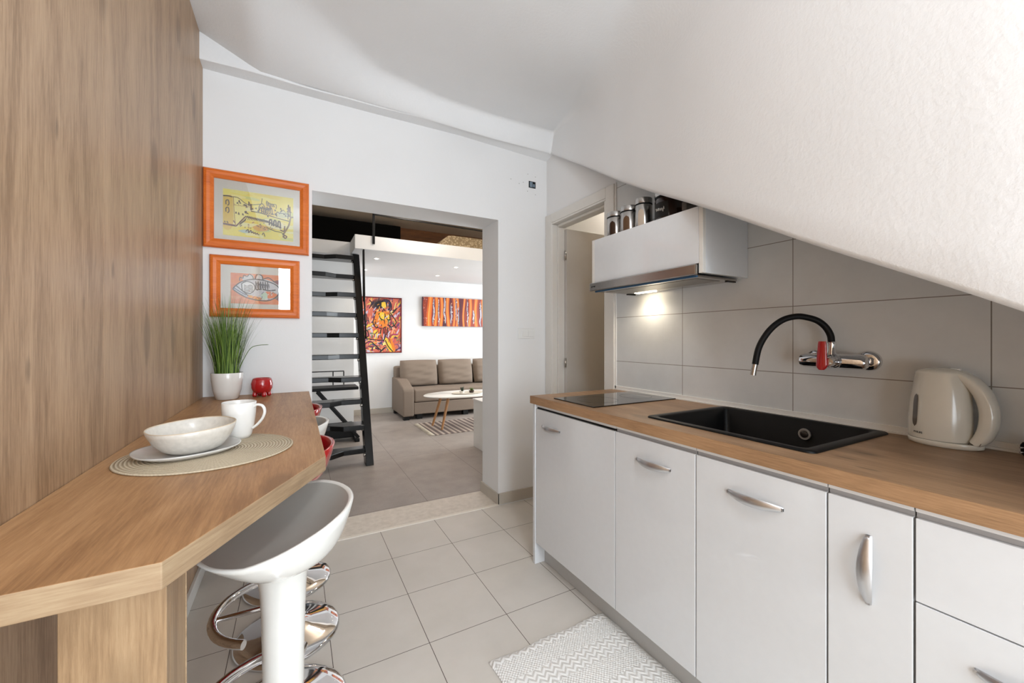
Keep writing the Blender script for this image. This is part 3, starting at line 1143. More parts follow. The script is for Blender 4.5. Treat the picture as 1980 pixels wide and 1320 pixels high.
def harbour(rb, bl):
    r = random.Random(5)
    Y1, Y2, Y3 = (238, 222, 92), (246, 232, 140), (226, 196, 60)
    for i in range(46):
        x, z = r.random(), r.random()
        rb([(x - 0.12, z), (x, z + r.uniform(-.03, .03)), (x + 0.14, z + r.uniform(-.03, .03))], r.uniform(.006, .02),
           r.choice([Y1, Y2, Y3, (240, 228, 120), (236, 214, 84), (214, 214, 120), (240, 234, 170)]), taper=True)
    bl([(0.0, .82), (.13, .84), (.13, .2), (0.0, .18)], (226, 190, 60))
    bl([(.13, .84), (.30, .74), (.29, .38), (.16, .2)], (244, 232, 140))
    bl([(.50, .62), (.62, .78), (.70, .74), (.74, .56), (.62, .5)], (240, 210, 92))
    bl([(.76, .62), (.84, .68), (.92, .6), (.9, .52), (.78, .52)], (214, 214, 170))
    bl([(.58, .45), (.74, .44), (.86, .36), (.8, .24), (.6, .3)], (248, 238, 190))
    bl([(.2, .12), (.3, .16), (.42, .13), (.3, .08)], (186, 206, 196))
    bl([(.40, .24), (.5, .3), (.62, .26), (.6, .18), (.46, .16)], (226, 176, 96))
    D = (44, 34, 30)
    D2 = (92, 40, 44)
    rb([(0, .84), (.07, .85), (.12, .84)], .004, D)
    rb([(.10, .84), (.2, .84), (.30, .74), (.37, .72), (.50, .76), (.54, .78)], .0022, D)
    for k in range(2):
        rb([(.04, .66 - .16 * k), (.04, .74 - .16 * k), (.07, .76 - .16 * k), (.08, .68 - .16 * k), (.06, .64 - .16 * k)], .003, D)
    rb([(0.0, .24), (.08, .23), (.18, .22)], .006, D2, False)
    rb([(.14, .33), (.18, .22), (.30, .44)], .004, D2, False)
    for k in range(6):
        rb([(.22 + .015 * k, .24 + .02 * k), (.24 + .016 * k, .30 + .025 * k)], .002, D)
    rb([(.30, .45), (.45, .42), (.6, .40), (.72, .34), (.82, .28)], .004, D)
    for k in range(14):
        x = .33 + .022 * k
        rb([(x, .42 - .004 * k), (x + .008, .47 - .004 * k), (x + .016, .42 - .004 * k), (x + .006, .38)], .0018, D)
    for k in range(3):
        x = .645 + .062 * k
        rb([(x, .32 - .015 * k), (x + .004, .43 - .01 * k), (x + .022, .45 - .01 * k), (x + .034, .42 - .015 * k), (x + .036, .31 - .02 * k)], .0045, D)
    rb([(.38, .58), (.5, .57), (.62, .54), (.76, .50), (.94, .46)], .003, D)
    rb([(.38, .74), (.385, .6)], .005, D, False)
    rb([(.49, .58), (.50, .72), (.54, .78), (.58, .70), (.59, .60), (.52, .62)], .0025, D)
    rb([(.53, .78), (.54, .9)], .002, D)
    for k in range(6):
        x = .50 + .03 * k
        rb([(x, .62), (x + .02, .70 + .02 * (k % 2)), (x + .035, .6), (x + .01, .56)], .0028, D)
    for k in range(5):
        x = .60 + .025 * k
        rb([(x, .84 - .01 * k), (x + .015, .74)], .003, D)
    rb([(.6, .86), (.66, .80), (.74, .80), (.74, .70)], .002, D)
    rb([(.74, .55), (.76, .64), (.8, .6)], .0025, D)
    rb([(.80, .64), (.85, .70), (.90, .62), (.80, .62)], .003, (70, 90, 92), False)
    rb([(.92, .5), (.925, .84), (.94, .66), (.95, .8), (.955, .52)], .003, D2)
    rb([(1.0, .56), (.96, .54), (.93, .36), (.84, .12)], .005, (120, 92, 40))
    rb([(.80, .24), (.86, .22), (.87, .34)], .004, D2)
    rb([(.60, .26), (.72, .2), (.82, .18), (.9, .1)], .0025, D)
    rb([(.85, .09), (.88, .06), (.9, .1), (.87, .12), (.84, .08)], .004, D2)
    for k in range(26):
        x, z = r.uniform(.22, .7), r.uniform(.2, .36)
        rb([(x, z), (x + .02, z + .01)], .0022, r.choice([D2, (150, 90, 90), (90, 84, 120), D]))
    for k in range(40):
        x, z = r.uniform(.16, .96), r.uniform(.46, .74)
        rb([(x, z), (x + r.uniform(-.004, .012), z + r.uniform(.02, .06)), (x + .016, z)], .0022, D)
    for k in range(12):
        x = .15 + .02 * k
        rb([(x, .70 - .012 * (k % 3)), (x + .004, .66)], .0018, (150, 110, 60), False)
    rb([(.14, .84), (.15, .5), (.17, .22)], .002, (170, 130, 60))
    rb([(.02, .3), (.03, .27)], .003, D, False)
    rb([(.05, .3), (.07, .26)], .003, D, False)
    # the scribbled signature
    rb([(.31, .12), (.34, .17), (.35, .10), (.38, .16), (.39, .10), (.41, .13), (.42, .09), (.44, .12), (.45, .08), (.47, .11), (.48, .08), (.5, .08)], .0026, D)
    rb([(.54, .08), (.56, .13), (.58, .05)], .0026, D)


def orange_town(rb, bl):
    r = random.Random(8)
    for i in range(40):
        x, z = r.random(), r.random()
        rb([(x - .12, z), (x, z + r.uniform(-.05, .05)), (x + .12, z)], r.uniform(.006, .018),
           r.choice([(232, 128, 70), (238, 142, 84), (226, 110, 52), (240, 154, 98), (236, 134, 60)]), taper=True)
    bl([(.72, .75), (.98, .85), (.99, .5), (.97, .1), (.8, .25), (.7, .5)], (122, 52, 66))
    bl([(.05, .48), (.2, .74), (.45, .85), (.75, .8), (.95, .55), (.85, .25), (.6, .14), (.35, .2), (.15, .3)], (206, 204, 206))
    bl([(.20, .70), (.34, .74), (.44, .62), (.42, .42), (.28, .34), (.18, .48)], (232, 230, 226))
    bl([(.30, .30), (.45, .26), (.62, .18), (.5, .14), (.34, .2)], (240, 160, 44))
    bl([(.66, .44), (.8, .42), (.88, .3), (.72, .2), (.62, .3)], (236, 116, 34))
    bl([(.56, .34), (.66, .4), (.68, .2), (.58, .16)], (196, 216, 190))
    bl([(.2, .86), (.38, .98), (.42, .82), (.24, .76)], (216, 212, 208))
    bl([(.46, .82), (.5, .98), (.56, .98), (.6, .82)], (222, 218, 214))
    D = (30, 30, 38)
    rb([(.04, .46), (.14, .34), (.3, .20), (.5, .13), (.7, .13), (.86, .28), (.92, .5), (.84, .68), (.62, .80), (.40, .82), (.2, .72), (.08, .56), (.04, .46)], .0036, D)
    rb([(.2, .66), (.3, .74), (.42, .66), (.44, .48), (.34, .34), (.22, .42), (.2, .66)], .003, D)
    for k in range(5):
        rb([(.24, .62 - .05 * k), (.30, .58 - .05 * k), (.36, .62 - .05 * k), (.41, .58 - .05 * k)], .0022, D)
    rb([(.06, .5), (.16, .40), (.28, .28)], .003, (70, 90, 120))
    rb([(.1, .58), (.2, .44), (.32, .26)], .003, D)
    for k in range(6):
        x = .46 + .045 * k
        rb([(x, .76), (x + .004, .5)], .003, D)
        rb([(x, .70 - .02 * k), (x + .04, .70 - .02 * k)], .0025, D)
        rb([(x + .012, .62), (x + .02, .68), (x + .03, .62), (x + .03, .54)], .002, (84, 84, 100))
    rb([(.46, .48), (.56, .50), (.72, .47), (.84, .5)], .004, D)
    rb([(.16, .74), (.17, .86), (.22, .84), (.24, .94), (.30, .9), (.34, .98), (.40, .92), (.42, .80)], .0025, D)
    rb([(.45, .82), (.47, .96), (.52, 1.0), (.58, .94), (.59, .82)], .003, D)
    rb([(.6, .84), (.7, .9), (.78, .82), (.82, .76)], .003, D)
    for k in range(30):
        x, z = r.uniform(.3, .86), r.uniform(.18, .46)
        rb([(x, z), (x + r.uniform(-.05, .05), z + r.uniform(-.08, .08))], .0022, r.choice([D, (110, 96, 120), (230, 226, 220), (210, 80, 40), (120, 150, 130)]))


pic1 = framed('framed_picture', 'large orange framed ink drawing of a yellow harbour town, the upper picture above the bar', 'picture',
              -0.417, 0.071, 1.679, 2.089, 0.046, YF - 0.0005, (-0.333, -0.008, 1.75, 1.995, (240, 224, 96)), harbour, M_ORANGE, M_MAT)
pic2 = framed('framed_picture', 'smaller orange framed abstract print hanging beneath the yellow one, behind the grass', 'picture',
              -0.390, 0.024, 1.316, 1.641, 0.047, YF - 0.0005, (-0.300, -0.055, 1.39, 1.553, (234, 134, 76)), orange_town, M_ORANGE, M_MAT)


def woman(rb, bl):
    r = random.Random(12)
    pal = [(206, 92, 72), (222, 120, 92), (236, 160, 120), (150, 50, 70), (88, 70, 120), (60, 48, 76), (226, 190, 70), (240, 220, 130), (200, 190, 210), (40, 26, 38), (170, 60, 110), (110, 120, 90)]
    for i in range(420):
        x, z = r.random(), r.random()
        a = r.uniform(0, PI) if z < .6 else r.uniform(.5, 1.6)
        l = r.uniform(.03, .12)
        c = r.choice(pal[:4] if z > .78 and r.random() < .7 else pal)
        rb([(x - l * math.cos(a), z - l * .7 * math.sin(a)), (x + r.uniform(-.02, .02), z), (x + l * math.cos(a), z + l * .7 * math.sin(a))],
           r.uniform(.006, .018), c, taper=True)
    D = (26, 18, 30)
    for k in range(22):
        a = R(60 + 9 * k)
        rb([(.56 + .06 * math.cos(a), .88 + .03 * math.sin(a)), (.50 + .26 * math.cos(a), .88 + .12 * math.sin(a))], .007, D)
    bl([(.56, .96), (.68, .97), (.75, .90), (.72, .78), (.64, .80), (.60, .88)], (48, 36, 70))
    O, Y = (226, 128, 40), (240, 196, 60)
    bl([(.36, .74), (.48, .76), (.62, .76), (.72, .72), (.74, .62), (.66, .58), (.62, .46), (.46, .46), (.42, .58), (.34, .62)], O)
    bl([(.44, .72), (.56, .74), (.58, .62), (.50, .58), (.44, .62)], Y)
    bl([(.62, .70), (.72, .70), (.70, .60), (.62, .60)], Y)
    bl([(.50, .92), (.60, .93), (.62, .86), (.56, .80), (.50, .84)], Y)
    bl([(.34, .72), (.42, .70), (.40, .52), (.34, .46), (.30, .54)], O)
    bl([(.36, .46), (.62, .46), (.66, .30), (.56, .22), (.42, .24), (.32, .32)], (206, 84, 60))
    bl([(.30, .38), (.40, .42), (.42, .28), (.34, .24)], Y)
    bl([(.56, .24), (.64, .26), (.82, .02), (.72, .0)], Y)
    bl([(.70, .26), (.76, .24), (.86, .04), (.80, .02)], O)
    for k in range(10):
        x = .42 + .024 * k
        rb([(x, .45), (x + r.uniform(-.03, .03), .36), (x + r.uniform(-.04, .04), .26)], .006, r.choice([(150, 50, 50), (232, 150, 80), D]))
    for pts in ([(.60, .76), (.56, .80), (.50, .84), (.48, .90), (.54, .96), (.64, .98), (.74, .92), (.76, .80), (.70, .76)],
                [(.36, .76), (.33, .66), (.29, .54), (.36, .46), (.44, .48)], [(.44, .70), (.48, .62), (.56, .60), (.60, .68)],
                [(.62, .66), (.66, .60), (.72, .62), (.72, .70)], [(.72, .74), (.80, .66), (.88, .56), (.80, .48), (.70, .46)],
                [(.36, .46), (.50, .44), (.64, .46), (.66, .34)], [(.50, .44), (.48, .32), (.56, .22), (.62, .34)],
                [(.06, .50), (.14, .58), (.12, .70), (.06, .66), (.10, .56)], [(.04, .36), (.14, .40), (.18, .30), (.06, .24)],
                [(.05, .26), (.22, .24), (.40, .22), (.56, .22)], [(.60, .22), (.68, .10), (.80, .0)], [(.2, .80), (.26, .9), (.2, .96)],
                [(.04, .1), (.2, .2), (.36, .12), (.5, .02)]):
        rb(pts, .010, D)


def woman2(rb, bl):
    woman(rb, bl)
    r = random.Random(31)
    for i in range(90):
        x, z = r.uniform(.3, .76), r.uniform(.2, .92)
        a = r.uniform(.3, 1.9)
        l = r.uniform(.015, .05)
        rb([(x - l * math.cos(a), z - l * math.sin(a)), (x, z + r.uniform(-.01, .01)), (x + l * math.cos(a), z + l * math.sin(a))], r.uniform(.004, .010),
           r.choice([(250, 214, 90), (206, 84, 40), (120, 40, 60), (26, 18, 30), (240, 160, 60), (200, 190, 210), (26, 18, 30)]), taper=True)


oil1 = framed('oil_painting', 'tall painting of a seated yellow figure in a dark red frame, beside the stairs', 'painting',
              0.900, 1.550, 0.973, 1.873, 0.016, YL - 0.0005, (0.916, 1.534, 0.989, 1.857, (206, 104, 82)), woman2, M_DARKRED, M_DARKRED, 0.03, False)


def trunks(rb, bl):
    r = random.Random(21)
    base = [(96, 20, 36), (132, 34, 30), (72, 18, 42), (150, 52, 28)]
    for k in range(26):
        x = k / 25
        rb([(x, 0), (x + r.uniform(-.02, .02), .35), (x + r.uniform(-.02, .02), .7), (x, 1)], .05, r.choice(base))
    for x, wd in ((.09, .045), (.17, .03), (.24, .03), (.33, .034), (.41, .02), (.455, .022), (.55, .02), (.63, .03), (.72, .035), (.82, .03), (.9, .024), (.98, .02)):
        ph = r.uniform(0, 6)
        pts = [(x + .012 * math.sin(ph + 3.5 * t), t) for t in (0, .2, .4, .6, .8, 1)]
        rb(pts, wd * 1.5, (206, 92, 30))
        rb([(a + .003, b) for a, b in pts], wd * .8, (236, 128, 44))
        rb([(a - .004, b) for a, b in pts], wd * .2, (250, 170, 90))
    for x, z0, z1, wd in ((.14, .05, .95, .02), (.21, .0, .9, .012), (.285, .1, 1., .022), (.375, .05, .8, .018), (.44, .2, 1, .012), (.47, .0, .7, .012),
                          (.60, .0, 1, .014), (.68, .1, .6, .02), (.78, .0, .9, .022), (.87, .1, 1, .02), (.94, .0, .8, .02)):
        pts = [(x + r.uniform(-.008, .008), z0 + (z1 - z0) * t) for t in (0, .2, .4, .6, .8, 1)]
        rb(pts, wd * 1.6, (40, 24, 60), taper=True)
        rb(pts, wd * 1.0, (188, 178, 190), taper=True)
        for q in range(14):
            zz = r.uniform(z0, z1)
            xx = x + r.uniform(-.012, .012)
            rb([(xx, zz), (xx + r.uniform(-.004, .004), zz + .05)], r.uniform(.003, .008), r.choice([(238, 232, 228), (60, 40, 80), (210, 140, 110), (30, 18, 30)]))
    for q in range(34):
        xx, zz = r.uniform(0.01, .05), r.random()
        rb([(xx, zz), (xx + .008, zz + .02)], .005, r.choice([(200, 130, 130), (160, 60, 80), (230, 200, 190)]))


cv = thing('canvas_painting', 'wide unframed canvas of orange and dark red stripes above the sofa', 'painting', (2.55, YL, 1.418))


def canvas(t, x0, x1, z0, z1, y, depth, strokes):
    art = MB()
    art.box(x0, x1, y - depth, y - 0.0005, z0, z1, 0, (80, 22, 34))
    lay = [0]
    W, H = x1 - x0, z1 - z0

    def rb(pts, wd, col, smooth=True, taper=False):
        lay[0] += 1
        yy = y - depth - 0.0001 - 0.000003 * lay[0]
        P = catmull([(a, b, 0) for a, b in pts], 5) if len(pts) > 2 else [Vector((a, b, 0)) for a, b in pts]
        prev = None
        n = len(P)
        for i, p in enumerate(P):
            ww = wd * W * 0.5 * ((1 - abs(2 * i / (n - 1) - 1) ** 3 * .8) if taper else 1)
            cx, cz = x0 + p.x * W, z0 + min(max(p.y, 0), 1) * H
            art.v += [(min(max(cx - ww, x0), x1), yy, cz), (min(max(cx + ww, x0), x1), yy, cz)]
            k = len(art.v)
            if prev is not None:
                art.face([prev, prev + 1, k - 1, k - 2], 0, False, col)
            prev = k - 2
    strokes(rb, None)
    art.build('painted_front', M_OIL, t)


canvas(cv, 1.890, 3.25, 1.418, 1.912, YL - 0.0005, 0.05, trunks)
MB().box(1.92, 3.22, YL - 0.0499, YL - 0.001, 1.45, 1.88).build('stretcher_bar', M_LEGW, cv)

# ================================================================== KITCHEN UNITS
CX0, FX = 1.120, 1.128        # worktop front, face of the doors
DT = 0.018
SKX0, SKX1, SKY0, SKY1 = 1.212, 1.688, 0.548, 1.118
ct = MB()
Y0, Y1 = -0.60, 1.848
# worktop as four pieces round the sink cut-out, in one mesh
q = 0.012
ct.box(CX0, SKX0 + q, Y0, Y1, CTZ - 0.040, CTZ, 0)
ct.box(SKX1 - q, XW - 0.001, Y0, Y1, CTZ - 0.040, CTZ, 0)
ct.box(SKX0 + q, SKX1 - q, Y0, SKY0 + q, CTZ - 0.040, CTZ, 0)
ct.box(SKX0 + q, SKX1 - q, SKY1 - q, Y1, CTZ - 0.040, CTZ, 0)
cto = thing('worktop', 'long oak laminate kitchen worktop carrying the hob, sink and kettle', 'worktop', (1.4, 0.6, CTZ - 0.04))
ct.build('worktop_board', M_COUNTER, cto)
MB().box(CX0 - 0.0012, CX0 + 0.0005, Y0, Y1, CTZ - 0.040, CTZ - 0.0006).build('front_edge', M_COUNTEREDGE, cto)
MB().box(CX0, XW - 0.001, Y1, Y1 + 0.0012, CTZ - 0.040, CTZ - 0.0006).build('end_edge', M_COUNTEREDGE, cto)

ep = tag(MB().box(CX0 + 0.004, XW - 0.002, 1.806, 1.826, 0.0, CTZ - 0.041).build('end_panel', M_GLOSS, origin=(1.4, 1.816, 0), bevel=0.001),
         'white gloss side panel closing the far end of the base cabinets', 'panel')
kk = tag(MB().box(1.185, 1.201, -0.60, 1.805, 0.001, 0.112).build('toe_kick', M_KICK, origin=(1.19, 0.6, 0)),
         'long grey plinth board under the white base cabinets', 'plinth')


def handle_mesh(y, z, length, vertical):
    """bow handle: a flat tapering blade bulging from the front"""
    m = MB()
    n = 18
    rws = []
    for i in range(n + 1):
        t = i / n
        s_ = (t - 0.5) * length
        bulge = 0.026 * (1 - (2 * t - 1) ** 2)
        wdt = 0.006 + 0.0085 * math.sin(PI * t) ** 0.8
        th = 0.003
        x = FX - 0.0015 - bulge
        sec = []
        for k in range(12):
            a = 2 * PI * k / 12
            sec.append((math.cos(a) * wdt, math.sin(a) * th))
        row = []
        for a, b in sec:
            # cup the blade a little
            xx = x - b + abs(a) * 0.28
            if vertical:
                row.append((xx, y + a, z + s_))
            else:
                row.append((xx, y + s_, z + a))
        rws.append(row)
    m.grid(rws, 0, True, closed_v=True)
    m.face([i for i in range(12)], 0)
    m.face([len(m.v) - 12 + i for i in range(12)], 0)
    if vertical:
        m.box(FX - 0.006, FX, y - 0.004, y + 0.004, z - length / 2, z - length / 2 + 0.016)
        m.box(FX - 0.006, FX, y - 0.004, y + 0.004, z + length / 2 - 0.016, z + length / 2)
    else:
        m.box(FX - 0.006, FX, y - length / 2, y - length / 2 + 0.016, z - 0.004, z + 0.004)
        m.box(FX - 0.006, FX, y + length / 2 - 0.016, y + length / 2, z - 0.004, z + 0.004)
    return m


def unit(y0, y1, label, fronts, dark_gap=False, low=False):
    t = thing('base_cabinet', label, 'cabinet', ((FX + XW) / 2, (y0 + y1) / 2, 0.113))
    g = 0.0015
    c = MB()
    top = CTZ - 0.0415
    ct_ = CTZ - 0.17 if low else top
    c.box(FX + DT + 0.002, XW - 0.03, y0 + 0.0005, y0 + 0.017, 0.113, ct_).box(FX + DT + 0.002, XW - 0.03, y1 - 0.017, y1 - 0.0005, 0.113, ct_)
    c.box(FX + DT + 0.002, XW - 0.03, y0 + 0.017, y1 - 0.017, 0.113, 0.130)
    c.box(XW - 0.045, XW - 0.03, y0 + 0.017, y1 - 0.017, 0.130, top - 0.25)
    c.build('carcass', M_CARC, t)
    if not dark_gap:
        MB().box(FX + 0.004, FX + 0.030, y0 + 0.001, y1 - 0.001, top - 0.010, top).build('top_rail', M_CARC, t)
        MB().box(FX + 0.010, FX + 0.030, y0 + 0.001, y1 - 0.001, top - 0.022, top - 0.0102).build('grip_profile', M_CARC2, t)
    else:
        MB().box(FX + 0.010, FX + 0.030, y0 + 0.001, y1 - 0.001, top - 0.024, top - 0.016).build('gap_shade_strip', M_BLACKM, t)  # black strip stands in for the shade in the gap over the door
        MB().box(FX + 0.004, FX + 0.030, y0 + 0.001, y1 - 0.001, top - 0.012, top).build('top_rail', M_CARC, t)
    for kind, z0, z1, hy, hz, hl, ver in fronts:
        f = MB().box(FX, FX + DT, y0 + g, y1 - g, z0, z1).build(kind, M_GLOSS, t, bevel=0.0012)
        if hl:
            handle_mesh(hy, hz, hl, ver).build('handle', M_HANDLE, f, sharp=60)
    return t


unit(1.2055, 1.8045, 'white gloss base cabinet under the hob, farthest from the camera', [('door', 0.114, 0.829, 1.660, 0.748, 0.154, False)], True)
unit(0.8395, 1.2045, 'narrow white base cabinet under the far end of the sink', [('door', 0.114, 0.829, 1.012, 0.750, 0.154, False)], low=True)
unit(0.4805, 0.8385, 'white gloss base cabinet under the near end of the sink', [('door', 0.114, 0.829, 0.654, 0.750, 0.154, False)], low=True)
unit(0.3265, 0.4795, 'slim white pull-out cabinet with an upright handle', [('door', 0.114, 0.829, 0.401, 0.684, 0.154, True)])
unit(-0.0740, 0.3255, 'white drawer unit nearest the camera, right of the upright handle',
     [('drawer', 0.658, 0.829, 0, 0, 0, False), ('drawer', 0.390, 0.655, 0.165, 0.574, 0.154, False), ('drawer', 0.114, 0.387, 0.165, 0.30, 0.154, False)])
unit(-0.5900, -0.0750, 'white base cabinet beyond the right edge of the picture', [('door', 0.114, 0.829, -0.3, 0.750, 0.154, False)])

# hob
hb = thing('hob', 'black glass two-ring hob set flat in the far end of the worktop', 'hob', (1.435, 1.535, CTZ))
MB().box(1.165, 1.702, 1.380, 1.690, CTZ + 0.0002, CTZ + 0.0052).build('glass_plate', M_BLACKGLASS, hb, bevel=0.0012)
M_RING = plain('hob_ring_print', (58, 58, 60), 0.2)
for x, r_ in ((1.58, 0.082), (1.32, 0.100)):
    MB().lathe([(r_ - 0.0015, 0.0), (r_, 0.0), (r_, 0.0003), (r_ - 0.0015, 0.0003), (r_ - 0.0015, 0.0)], (x, 1.535, CTZ + 0.0052), 56)\
        .build('cooking_ring', M_RING, hb)


# sink
sk = thing('sink', 'black granite single-bowl sink set into the oak worktop', 'sink', (1.45, 0.833, CTZ))
rm = MB()


def rrect(x0, x1, y0, y1, r_, n=6):
    out = []
    for cx, cy, a0 in ((x1 - r_, y1 - r_, 0), (x0 + r_, y1 - r_, 90), (x0 + r_, y0 + r_, 180), (x1 - r_, y0 + r_, 270)):
        for k in range(n + 1):
            a = R(a0 + 90 * k / n)
            out.append((cx + r_ * math.cos(a), cy + r_ * math.sin(a)))
    return out


def ringz(x0, x1, y0, y1, r_, z):
    return [(x, y, z) for x, y in rrect(x0, x1, y0, y1, r_)]


x0, x1, y0, y1 = SKX0 - 0.004, SKX1 + 0.004, SKY0 - 0.004, SKY1 + 0.004
rws = [ringz(x0, x1, y0, y1, 0.022, CTZ + 0.0003), ringz(x0 + 0.0005, x1 - 0.0005, y0 + 0.0005, y1 - 0.0005, 0.022, CTZ + 0.004),
       ringz(x0 + 0.004, x1 - 0.004, y0 + 0.004, y1 - 0.004, 0.02, CTZ + 0.0065),
       ringz(x0 + 0.024, x1 - 0.024, y0 + 0.030, y1 - 0.030, 0.02, CTZ + 0.0065),
       ringz(x0 + 0.030, x1 - 0.030, y0 + 0.036, y1 - 0.036, 0.02, CTZ + 0.001),
       ringz(x0 + 0.034, x1 - 0.034, y0 + 0.040, y1 - 0.040, 0.02, CTZ - 0.14),
       ringz(x0 + 0.048, x1 - 0.048, y0 + 0.054, y1 - 0.054, 0.015, CTZ - 0.158)]
rm.grid(rws, 0, True, closed_v=True, flip=True)
k = len(rm.v) - 28
rm.face([k + i for i in range(28)], 0)
rm.build('basin', M_SINK, sk, sharp=50)
# overflow rosette on the wall side of the bowl, and the waste
for nm, c, ax in (('overflow', (SKX1 - 0.0315, 0.775, CTZ - 0.045), 'x'),):
    MB().lathe([(0.0, -0.003), (0.012, -0.003), (0.0125, -0.002), (0.0145, -0.002), (0.015, -0.006), (0.020, -0.006), (0.021, -0.001), (0.0, -0.001)], c, 32, axis=ax)\
        .build(nm, plain('satin_overflow', (190, 186, 180), 0.4, 0.45), sk, sharp=40)
MB().lathe([(0.0, 0.0008), (0.030, 0.0008), (0.038, 0.003), (0.044, 0.0015), (0.044, 0.0), (0.0, 0.0)], (1.45, 0.83, CTZ - 0.158), 32).build('waste', M_STEEL, sk)

MB().lathe([(0.0, -0.0065), (0.0125, -0.0065), (0.0125, -0.003), (0.0, -0.003)], (SKX1 - 0.0315, 0.775, CTZ - 0.045), 24, axis='x')\
    .build('overflow_grille', plain('dark_grille', (62, 54, 48), 0.5, 0.5), sk)

# tap on the tiled wall
tp_ = thing('wall_tap', 'chrome wall tap with a black bendable spout and a red lever', 'tap', (1.69, 0.69, 1.12))
tb = MB()
tb.lathe([(0.0, 0.590), (0.018, 0.591), (0.0255, 0.600), (0.0255, 0.770), (0.022, 0.784), (0.0, 0.785)], (1.655, 0.0, 1.122), 28, axis='y')
for yy in (0.612, 0.765):
    tb.lathe([(0.015, 1.655), (0.015, XW - 0.012), (0.0, XW - 0.012)], (0, yy, 1.125), 24, axis='x')
tb.lathe([(0.0, 0.0), (0.0165, 0.0), (0.0165, 0.018), (0.013, 0.026), (0.013, 0.058), (0.0145, 0.062), (0.0, 0.066)], (1.660, 0.6935, 1.128), 24)
tb.build('tap_body', M_CHROME, tp_, sharp=40)
for yy in (0.606, 0.765):
    MB().lathe([(0.0, -0.014), (0.020, -0.014), (0.030, -0.010), (0.034, -0.004), (0.034, 0.0), (0.0, 0.0)], (XW - 0.0002, yy, 1.125), 36, axis='x')\
        .build('wall_rosette', M_CHROME, tp_, sharp=40)
# cartridge neck pointing to the room and the lever on it
MB().lathe([(0.0, 1.588), (0.013, 1.589), (0.0155, 1.596), (0.0155, 1.606), (0.0185, 1.610), (0.0185, 1.622), (0.0215, 1.626), (0.0215, 1.645), (0.0, 1.645)],
           (0, 0.672, 1.122), 28, axis='x').build('cartridge_neck', M_CHROME, tp_, sharp=35)
lv = MB()
rws = []
for i in range(15):
    t = i / 14
    z = 1.094 + 0.098 * t
    wd = (0.0185 * (1 - t) + 0.0120 * t) * (math.sin(PI * min(1, (t + 0.06) / 0.22) / 2) if t < 0.16 else 1) * (1 if t < 0.94 else 0.9)
    th = 0.008 * (1 - 0.45 * t)
    xc_ = 1.584 - 0.006 * t
    rws.append([(xc_ + th * math.sin(2 * PI * k_ / 16), 0.690 + wd * math.cos(2 * PI * k_ / 16) - 0.004 * t, z) for k_ in range(16)])
lv.grid(rws, 0, True, closed_v=True)
lv.face([i for i in range(16)], 0)
lv.face([len(lv.v) - 16 + i for i in range(16)], 0)
lv.box(1.584, 1.600, 0.672, 0.694, 1.112, 1.132)
lv.build('lever', M_RED, tp_, sharp=50)
hose = [(1.661, 0.6935, 1.186), (1.659, 0.696, 1.214), (1.649, 0.707, 1.243), (1.632, 0.724, 1.265), (1.610, 0.747, 1.277), (1.588, 0.770, 1.281),
        (1.560, 0.799, 1.270), (1.535, 0.825, 1.241), (1.516, 0.845, 1.201), (1.504, 0.857, 1.160), (1.497, 0.864, 1.106)]
MB().tube(catmull(hose, 6), 0.0108, 18).build('bendable_spout', M_RUBBER, tp_, sharp=50)
MB().tube([(1.4972, 0.8638, 1.108), (1.4945, 0.8665, 1.088), (1.4925, 0.8690, 1.066)], 0.0098, 20).build('spout_nozzle', M_STEEL, tp_, sharp=40)

# kettle
KX, KY = 1.652, 0.425
kt = thing('kettle', 'cream white plastic electric kettle standing on the worktop', 'kettle', (KX, KY, CTZ))
kb = MB()
rws = []
NB = 48
for h, a_, b_, oy in ((0.0, 0.050, 0.070, -0.012), (0.003, 0.054, 0.076, -0.012), (0.014, 0.056, 0.078, -0.012), (0.016, 0.0545, 0.0765, -0.012)):
    rws.append([(KX + a_ * math.cos(2 * PI * k_ / NB), KY + oy + b_ * math.sin(2 * PI * k_ / NB), CTZ + 0.0005 + h) for k_ in range(NB)])
kb.grid(rws, 0, True, closed_v=True)
kb.face([i for i in range(NB)], 0)
kb.face([3 * NB + i for i in range(NB)], 0)
kb.build('power_base', M_CREAM, kt, sharp=50)
body = MB()
rws = []
for h, a_, b_, oy in ((0.016, 0.050, 0.062, -0.002), (0.018, 0.0535, 0.066, -0.002), (0.030, 0.0545, 0.067, -0.002), (0.07, 0.0545, 0.0665, -0.002), (0.12, 0.052, 0.0640, -0.003),
                      (0.165, 0.048, 0.060, -0.005), (0.195, 0.044, 0.0565, -0.006), (0.206, 0.042, 0.055, -0.006)):
    rws.append([(KX + a_ * math.cos(2 * PI * k_ / NB), KY + oy + b_ * math.sin(2 * PI * k_ / NB), CTZ + 0.0005 + h) for k_ in range(NB)])
body.grid(rws, 0, True, closed_v=True)
body.face([i for i in range(NB)], 0)
body.face([7 * NB + i for i in range(NB)], 0)
body.build('jug', M_CREAM, kt, sharp=50)
lid = MB()
rws = []
for h, s_ in ((0.2065, 1.0), (0.209, 1.0), (0.214, 0.93), (0.219, 0.72), (0.2215, 0.4), (0.222, 0.02)):
    rws.append([(KX + 0.0425 * s_ * math.cos(2 * PI * k_ / NB), KY - 0.006 + 0.0555 * s_ * math.sin(2 * PI * k_ / NB), CTZ + h) for k_ in range(NB)])
lid.grid(rws, 0, True, closed_v=True)
lid.build('lid', M_CREAM, kt, sharp=60)
